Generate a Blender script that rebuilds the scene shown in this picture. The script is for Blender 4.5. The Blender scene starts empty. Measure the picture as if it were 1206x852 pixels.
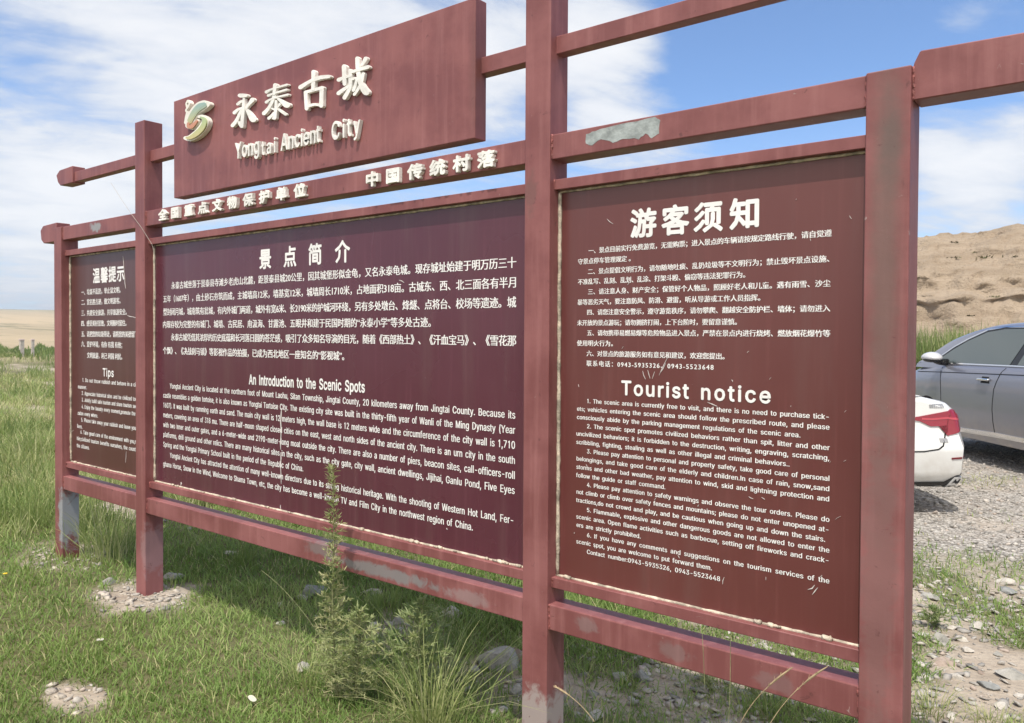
import bpy, bmesh, math, random
import numpy as np
from mathutils import Vector, Matrix, Quaternion
from mathutils.bvhtree import BVHTree

R = math.radians
scene = bpy.context.scene
COL = scene.collection
rng = np.random.default_rng(11)
random.seed(5)

# ------------------------------------------------------------------ camera
CAM = Vector((1.4657, -2.282, 1.55))
YAW, PITCH, ROLL = 0.6659, -0.0168, 0.0054
cam = bpy.data.cameras.new('camera')
cam.sensor_fit = 'HORIZONTAL'
cam.sensor_width = 36
cam.lens = 924.4 / 1206 * 36
cam.shift_y = -14.74 / 1206
cam.clip_start, cam.clip_end = 0.05, 6000
co = bpy.data.objects.new('camera', cam)
COL.objects.link(co)
Fv = Vector((-math.sin(YAW) * math.cos(PITCH), math.cos(YAW) * math.cos(PITCH), math.sin(PITCH)))
Rv = Vector((math.cos(YAW), math.sin(YAW), 0))
Uv = Rv.cross(Fv)
R2 = math.cos(ROLL) * Rv + math.sin(ROLL) * Uv
U2 = -math.sin(ROLL) * Rv + math.cos(ROLL) * Uv
co.matrix_world = Matrix(((R2.x, U2.x, -Fv.x, CAM.x), (R2.y, U2.y, -Fv.y, CAM.y), (R2.z, U2.z, -Fv.z, CAM.z), (0, 0, 0, 1)))
scene.camera = co
FH = Vector((-math.sin(YAW), math.cos(YAW), 0))        # level heading

# ------------------------------------------------------------------ node helpers
class NT:
    def __init__(s, tree):
        s.t = tree
    def n(s, typ, ins=None, **props):
        nd = s.t.nodes.new(typ)
        for k, v in props.items():
            setattr(nd, k, v)
        if ins:
            for k, v in ins.items():
                s.set(nd.inputs[k], v)
        return nd
    def set(s, sock, v):
        if isinstance(v, bpy.types.NodeSocket):
            s.t.links.new(v, sock)
        elif isinstance(v, bpy.types.Node):
            s.t.links.new(v.outputs[0], sock)
        elif isinstance(v, (tuple, list)) and len(v) == 3 and sock.type == 'RGBA':
            sock.default_value = (*v, 1)
        else:
            sock.default_value = v
    def math(s, op, a, b=0.0, c=0.0, clamp=False):
        nd = s.n('ShaderNodeMath', {0: a, 1: b, 2: c}, operation=op, use_clamp=clamp)
        return nd.outputs[0]
    def vm(s, op, a, b=(0, 0, 0)):
        nd = s.n('ShaderNodeVectorMath', {0: a, 1: b}, operation=op)
        return nd.outputs[1] if op in ('LENGTH', 'DOT_PRODUCT', 'DISTANCE') else nd.outputs[0]
    def mapr(s, v, a, b, c=0.0, d=1.0, smooth=True):
        nd = s.n('ShaderNodeMapRange', {0: v, 1: a, 2: b, 3: c, 4: d}, interpolation_type='SMOOTHSTEP' if smooth else 'LINEAR')
        return nd.outputs[0]
    def noise(s, vec, scale, detail=4, rough=.55, dist=0.0):
        nd = s.n('ShaderNodeTexNoise', {'Vector': vec, 'Scale': scale, 'Detail': detail, 'Roughness': rough, 'Distortion': dist})
        return nd.outputs[0]
    def mix(s, f, a, b, mode='MIX'):
        nd = s.n('ShaderNodeMix', data_type='RGBA', blend_type=mode)
        s.set(nd.inputs[0], f); s.set(nd.inputs[6], a); s.set(nd.inputs[7], b)
        return nd.outputs[2]
    def ramp(s, f, stops):
        nd = s.n('ShaderNodeValToRGB', {0: f})
        e = nd.color_ramp.elements
        while len(e) < len(stops):
            e.new(.5)
        for el, (p, c) in zip(e, stops):
            el.position = p; el.color = (*c, 1)
        return nd.outputs[0]

def srgb(r, g, b):
    f = lambda c: (c / 255 / 12.92) if c / 255 <= .04045 else ((c / 255 + .055) / 1.055) ** 2.4
    return (f(r), f(g), f(b))

# ------------------------------------------------------------------ light
SUN = Vector((0.12, -0.39, 0.91)).normalized()          # towards the sun
EL = math.asin(SUN.z); AZ = math.atan2(SUN.x, SUN.y)
scene.view_settings.view_transform = 'Standard'
scene.view_settings.look = 'None'
scene.view_settings.exposure = 0.56
scene.view_settings.gamma = 1
scene.view_settings.use_curve_mapping = False

w = bpy.data.worlds.new('World'); scene.world = w; w.use_nodes = True
t = NT(w.node_tree); w.node_tree.nodes.clear()
sky = t.n('ShaderNodeTexSky', sky_type='NISHITA', sun_disc=False, sun_elevation=EL, sun_rotation=AZ, altitude=1800, air_density=1.0, dust_density=0.6, ozone_density=1.6)
gen = t.n('ShaderNodeTexCoord').outputs['Generated']
sep = t.n('ShaderNodeSeparateXYZ', {0: gen})
zc = t.math('MAXIMUM', sep.outputs[2], 0.0)
zz = t.math('ADD', zc, 0.16)
px_ = t.math('DIVIDE', sep.outputs[0], zz); py_ = t.math('DIVIDE', sep.outputs[1], zz)
pv = t.n('ShaderNodeCombineXYZ', {0: px_, 1: py_, 2: 0.0}).outputs[0]
rotv = t.n('ShaderNodeVectorRotate', {'Vector': pv, 'Axis': (0, 0, 1), 'Angle': 0.5}, rotation_type='AXIS_ANGLE').outputs[0]
strv = t.vm('MULTIPLY', rotv, (1.0, .42, 1.0))
n1 = t.math('ADD', t.math('MULTIPLY', t.noise(strv, 2.3, 10, .60, .55), .5), t.math('MULTIPLY', t.noise(t.vm('ADD', pv, (2.1, 5.2, 0)), 3.1, 9, .58, .3), .5))
n2 = t.noise(t.vm('ADD', strv, (7.3, 2.1, 4)), 6.5, 8, .62, .8)
nn = t.math('ADD', t.math('MULTIPLY', n1, .72), t.math('MULTIPLY', n2, .28))

def pix_dir(u, v):
    d = Fv + R2 * ((u - 603) / 924.4) - U2 * ((v - 426 + 14.74) / 924.4)
    return d.normalized()
# where the clouds of the day stood: direction, angular size, amount
BL = [((330, 40), .26, .15), ((230, 90), .16, .10), ((470, 10), .14, .08), ((95, 190), .14, .18), ((60, 250), .10, .10), ((70, 115), .08, -.14), ((30, 20), .10, .07), ((150, 30), .08, .04),
      ((590, 95), .10, .16), ((735, 85), .085, .22), ((690, 20), .08, .12), ((950, 60), .16, -.30), ((880, 100), .10, -.22), ((1115, 30), .045, .15), ((1010, 30), .10, -.1),
      ((1150, 165), .075, .28), ((1080, 150), .05, .12), ((900, 148), .07, .26), ((800, 165), .06, .2), ((700, 180), .06, .16), ((1150, 110), .05, -.20), ((1150, 255), .09, .16), ((1140, 215), .05, -.06), ((30, 320), .14, .10), ((600, 160), .06, -.02)]
bias = None
for (pp, sz, am) in BL:
    dd = pix_dir(*pp)
    dist = t.vm('DISTANCE', gen, tuple(dd))
    g = t.mapr(dist, 0.0, sz * 1.5, am, 0.0)
    bias = g if bias is None else t.math('ADD', bias, g)
dens = t.math('ADD', nn, bias)
# unseen bright broken cloud, added overhead and behind the viewer to fill shadows
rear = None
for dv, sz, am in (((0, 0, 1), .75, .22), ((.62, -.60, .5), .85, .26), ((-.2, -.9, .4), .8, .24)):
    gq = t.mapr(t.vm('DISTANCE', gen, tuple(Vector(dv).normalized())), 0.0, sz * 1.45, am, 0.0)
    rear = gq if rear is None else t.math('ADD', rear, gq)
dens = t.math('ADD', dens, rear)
cov = t.mapr(dens, .49, .72)
thick = t.mapr(dens, .55, .85)
veil = t.math('MULTIPLY', t.mapr(zc, .0, .30, .60, .05), 1.0)
cloudcol = t.mix(thick, (0.48, 0.52, 0.585), (0.70, 0.70, 0.70))
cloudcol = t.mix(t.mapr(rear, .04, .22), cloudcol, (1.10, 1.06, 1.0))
skyc = t.n('ShaderNodeMix', data_type='RGBA', blend_type='MULTIPLY')
t.set(skyc.inputs[0], 1.0); t.set(skyc.inputs[6], sky.outputs[0]); t.set(skyc.inputs[7], (.098, .120, .140))
sk = t.mix(t.math('MULTIPLY', veil, .8), skyc.outputs[2], (0.49, 0.565, 0.66))
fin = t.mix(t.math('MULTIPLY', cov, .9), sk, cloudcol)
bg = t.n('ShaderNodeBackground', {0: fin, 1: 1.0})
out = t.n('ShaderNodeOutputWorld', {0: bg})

sl = bpy.data.lights.new('sun', 'SUN'); sl.energy = 2.9; sl.angle = R(0.5); sl.color = (1, .94, .85)
so = bpy.data.objects.new('sun', sl); COL.objects.link(so)
so.rotation_euler = SUN.to_track_quat('Z', 'Y').to_euler()
so.location = (0, 0, 30)
scene.render.engine = 'CYCLES'
scene.cycles.use_denoising = True
scene.cycles.max_bounces = 6
# ------------------------------------------------------------------ object helpers
def tag(o, label=None, cat=None, group=None, kind=None):
    if label: o['label'] = label
    if cat: o['category'] = cat
    if group: o['group'] = group
    if kind: o['kind'] = kind
    return o

def empty(name, loc, rz=0.0):
    o = bpy.data.objects.new(name, None)
    o.location = loc; o.rotation_euler = (0, 0, rz); o.empty_display_size = .1
    COL.objects.link(o)
    return o

def link(name, me, mat=None, parent=None, world=True):
    o = bpy.data.objects.new(name, me)
    COL.objects.link(o)
    if mat:
        me.materials.clear(); me.materials.append(mat)
    if parent:
        o.parent = parent
        if world:                                      # mesh is in world coordinates
            p = parent; loc = Vector((0, 0, 0))
            if p.type == 'EMPTY':
                loc = p.location
            o.matrix_parent_inverse = Matrix.Translation(-loc)
    return o

def fast_mesh(name, V, T):
    """numpy vertices (n,3) and triangles (m,3) -> mesh"""
    me = bpy.data.meshes.new(name)
    V = np.ascontiguousarray(V, dtype=np.float32); T = np.ascontiguousarray(T, dtype=np.int32)
    k = T.shape[1]
    me.vertices.add(len(V)); me.vertices.foreach_set('co', V.ravel())
    me.loops.add(T.size); me.loops.foreach_set('vertex_index', T.ravel())
    me.polygons.add(len(T)); me.polygons.foreach_set('loop_start', np.arange(0, T.size, k, dtype=np.int32))
    me.update(calc_edges=True); me.validate()
    return me

def attr(me, name, data):
    a = me.attributes.new(name, 'FLOAT', 'POINT')
    a.data.foreach_set('value', np.ascontiguousarray(data, dtype=np.float32))

def bm_mesh(bm, name='mesh', smooth=False):
    bmesh.ops.recalc_face_normals(bm, faces=bm.faces)
    me = bpy.data.meshes.new(name); bm.to_mesh(me); bm.free()
    if smooth:
        for p in me.polygons: p.use_smooth = True
    return me

def add_box(bm, x0, x1, y0, y1, z0, z1, bev=0.0, seg=1):
    vs = [bm.verts.new((x, y, z)) for x in (x0, x1) for y in (y0, y1) for z in (z0, z1)]
    fs = [(0, 1, 3, 2), (4, 6, 7, 5), (0, 4, 5, 1), (2, 3, 7, 6), (0, 2, 6, 4), (1, 5, 7, 3)]
    faces = [bm.faces.new([vs[i] for i in f]) for f in fs]
    if bev > 0:
        ed = set(e for f in faces for e in f.edges)
        bmesh.ops.bevel(bm, geom=list(ed), offset=bev, segments=seg, affect='EDGES', profile=.5)

def box_mesh(*a, **k):
    bm = bmesh.new(); add_box(bm, *a, **k); return bm_mesh(bm)

def add_prism(bm, poly, y0, y1):
    """polygon in (X,Z) extruded between two depths"""
    a = [bm.verts.new((x, y0, z)) for x, z in poly]; b = [bm.verts.new((x, y1, z)) for x, z in poly]
    n = len(poly)
    bm.faces.new(a); bm.faces.new(b[::-1])
    for i in range(n):
        bm.faces.new((a[i], b[i], b[(i + 1) % n], a[(i + 1) % n]))

def add_tube(bm, pts, rad, seg=6, cap=True):
    pts = [Vector(p) for p in pts]; n = len(pts)
    rr = rad if isinstance(rad, (list, tuple)) else [rad] * n
    rings = []
    up = Vector((0, 0, 1))
    for i, p in enumerate(pts):
        d = (pts[min(i + 1, n - 1)] - pts[max(i - 1, 0)]).normalized()
        a = d.cross(up if abs(d.z) < .95 else Vector((1, 0, 0))).normalized(); b = a.cross(d)
        rings.append([bm.verts.new(p + (a * math.cos(2 * math.pi * k / seg) + b * math.sin(2 * math.pi * k / seg)) * rr[i]) for k in range(seg)])
    for i in range(n - 1):
        for k in range(seg):
            bm.faces.new((rings[i][k], rings[i][(k + 1) % seg], rings[i + 1][(k + 1) % seg], rings[i + 1][k]))
    if cap:
        bm.faces.new(rings[0][::-1]); bm.faces.new(rings[-1])

def hashv(ix, iy, s=0):
    h = np.sin(ix * 127.1 + iy * 311.7 + s * 74.7) * 43758.5453
    return h - np.floor(h)
def vnoise(x, y, s=0):
    x = np.asarray(x, float); y = np.asarray(y, float)
    ix, iy = np.floor(x), np.floor(y); fx, fy = x - ix, y - iy
    fx = fx * fx * (3 - 2 * fx); fy = fy * fy * (3 - 2 * fy)
    return (hashv(ix, iy, s) * (1 - fx) + hashv(ix + 1, iy, s) * fx) * (1 - fy) + (hashv(ix, iy + 1, s) * (1 - fx) + hashv(ix + 1, iy + 1, s) * fx) * fy
def fbm(x, y, o=4, s=0):
    v = 0; a = .5; tot = 0
    for k in range(o):
        v = v + a * vnoise(x * 2 ** k, y * 2 ** k, s + k); tot += a; a *= .5
    return v / tot
def sstep(a, b, x):
    t_ = np.clip((np.asarray(x, float) - a) / (b - a), 0, 1); return t_ * t_ * (3 - 2 * t_)

def mat(name):
    m = bpy.data.materials.new(name); m.use_nodes = True
    nt = m.node_tree; nt.nodes.clear(); T = NT(nt)
    bs = T.n('ShaderNodeBsdfPrincipled'); o = T.n('ShaderNodeOutputMaterial', {0: bs})
    return m, T, bs

def simple(name, col, rough=.5, metal=0.0, coat=0.0, bump=0.0, bscale=80, var=0.0, vscale=6, spec=.5):
    m, T, bs = mat(name)
    P = T.n('ShaderNodeNewGeometry').outputs['Position']
    c = col
    if var:
        f = T.noise(P, vscale, 5)
        c = T.mix(T.mapr(f, .3, .7), tuple(x * (1 - var) for x in col), tuple(min(1, x * (1 + var)) for x in col))
    T.set(bs.inputs['Base Color'], c)
    bs.inputs['Roughness'].default_value = rough; bs.inputs['Metallic'].default_value = metal
    bs.inputs['Coat Weight'].default_value = coat; bs.inputs['Coat Roughness'].default_value = .05
    bs.inputs['Specular IOR Level'].default_value = spec
    if bump:
        b = T.n('ShaderNodeBump', {'Strength': bump, 'Distance': .01, 'Height': T.noise(P, bscale, 4)})
        T.set(bs.inputs['Normal'], b)
    return m
# ------------------------------------------------------------------ materials of the board
def paint_material():
    m, T, bs = mat('weathered_red_paint')
    P = T.n('ShaderNodeNewGeometry').outputs['Position']
    S = T.n('ShaderNodeSeparateXYZ', {0: P})
    big = T.noise(P, 3.0, 5, .6)
    streak = T.noise(T.vm('MULTIPLY', P, (26, 26, 1.6)), 1.0, 4, .6)
    fine = T.noise(P, 60, 4, .6)
    col = T.mix(T.mapr(big, .38, .64), (.192, .064, .064), (.268, .101, .100))
    col = T.mix(T.math('MULTIPLY', T.mapr(streak, .45, .75), .35), col, (.38, .17, .165))
    col = T.mix(T.math('MULTIPLY', T.mapr(fine, .55, .8), .18), col, (.21, .058, .055))
    # soft scuffs and stains at their places: x, z, rx, rz, amount, colour
    spots = [(.945, 1.72, .048, .75, .7, (.155, .105, .092)), (.96, 2.08, .040, .15, .65, (.12, .095, .085)), (.94, .9, .05, .5, .45, (.20, .12, .115)),
             (-.245, 2.07, .03, .08, .4, (.13, .085, .075)), (-1.05, .535, .34, .028, .8, (.21, .21, .215)), (-1.45, .56, .12, .035, .6, (.19, .18, .18)), (-.55, .53, .12, .03, .5, (.30, .24, .24)),
             (-.21, .17, .10, .10, .85, (.36, .31, .30)), (-4.19, .30, .06, .20, .85, (.30, .33, .36)), (-3.06, .28, .05, .15, .4, (.33, .24, .26)), (.33, .54, .07, .03, .5, (.22, .16, .16)), (.0, .55, .05, .03, .5, (.24, .18, .18)), (.66, .53, .06, .03, .5, (.23, .15, .15)),
             (-3.70, 2.225, .09, .03, .9, (.29, .30, .31)), (-.52, 2.55, .03, .3, .6, (.15, .06, .055))]
    dn = T.math('MULTIPLY', T.math('SUBTRACT', T.noise(P, 22, 5, .65, .5), .5), 2.2)
    for (x, z, rx, rz, am, c) in spots:
        dx = T.math('DIVIDE', T.math('SUBTRACT', S.outputs[0], x), rx)
        dz = T.math('DIVIDE', T.math('SUBTRACT', S.outputs[2], z), rz)
        r = T.math('SQRT', T.math('ADD', T.math('MULTIPLY', dx, dx), T.math('MULTIPLY', dz, dz)))
        soft = c[0] < .2 and rz > .1
        r = T.math('ADD', r, T.math('MULTIPLY', dn, .35) if soft else dn)
        col = T.mix(T.mapr(r, .15 if soft else .55, 1.25 if soft else 1.15, am, 0.0), col, c)
    # small chips down to primer
    chip = T.noise(P, 34, 6, .7, .8)
    col = T.mix(T.math('MULTIPLY', T.mapr(chip, .68, .72), .65), col, (.40, .33, .31))
    dark = T.noise(T.vm('ADD', P, (3, 9, 4)), 19, 6, .7, .6)
    col = T.mix(T.math('MULTIPLY', T.mapr(dark, .635, .69), .6), col, (.09, .035, .035))
    T.set(bs.inputs['Base Color'], col)
    T.set(bs.inputs['Roughness'], T.mapr(big, .3, .7, .42, .62))
    bs.inputs['Specular IOR Level'].default_value = .38
    b = T.n('ShaderNodeBump', {'Strength': .25, 'Distance': .004, 'Height': T.math('ADD', T.noise(P, 9, 4), T.math('MULTIPLY', chip, .5))})
    T.set(bs.inputs['Normal'], b)
    return m
PAINT = paint_material()

def panel_material(name, a, b, rough):
    m, T, bs = mat(name)
    P = T.n('ShaderNodeNewGeometry').outputs['Position']
    f = T.noise(P, 1.3, 4, .55)
    col = T.mix(T.mapr(f, .3, .7), a, b)
    st = T.noise(T.vm('MULTIPLY', P, (40, 1, 2)), 1, 4)
    col = T.mix(T.math('MULTIPLY', T.mapr(st, .5, .8), .25), col, tuple(x * 1.6 + .015 for x in b))
    st2 = T.noise(T.vm('MULTIPLY', P, (9, 1, .8)), 1, 5, .65)
    col = T.mix(T.math('MULTIPLY', T.mapr(st2, .45, .8), .22), col, (.16, .11, .10))
    sp = T.noise(P, 130, 3, .6)
    col = T.mix(T.math('MULTIPLY', T.mapr(sp, .74, .78), .3), col, (.3, .25, .24))
    T.set(bs.inputs['Base Color'], col)
    T.set(bs.inputs['Roughness'], T.mapr(f, .3, .7, rough, rough + .10))
    bs.inputs['Specular IOR Level'].default_value = .5
    T.set(bs.inputs['Normal'], T.n('ShaderNodeBump', {'Strength': .12, 'Distance': .02, 'Height': T.noise(P, 2.2, 2)}))
    return m
PANEL_R = panel_material('notice_panel_brown', (.118, .033, .031), (.136, .041, .038), .28)
PANEL_M = panel_material('notice_panel_brown_sky_tint', (.088, .022, .036), (.100, .027, .042), .22)  # purple cast of the reflected sky is put into this base colour
PANEL_L = panel_material('notice_panel_brown_dark', (.082, .028, .026), (.095, .034, .031), .30)  # darker than the right panel, reflection difference put into the colour
LETTER = simple('white_vinyl_lettering', (.84, .82, .81), .5, var=.06, vscale=9)
CAST = simple('weathered_white_letters', (.82, .80, .76), .55, var=.12, vscale=12, bump=.2, bscale=60)
SEAL = simple('cream_sealant', (.50, .43, .34), .8, var=.45, vscale=30, bump=.5, bscale=120)
PRIMER = simple('bare_grey_primer', (.31, .34, .34), .7, var=.25, vscale=28, bump=.3, bscale=50)
SCRATCH = simple('pale_scratch', (.62, .58, .56), .7)
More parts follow.
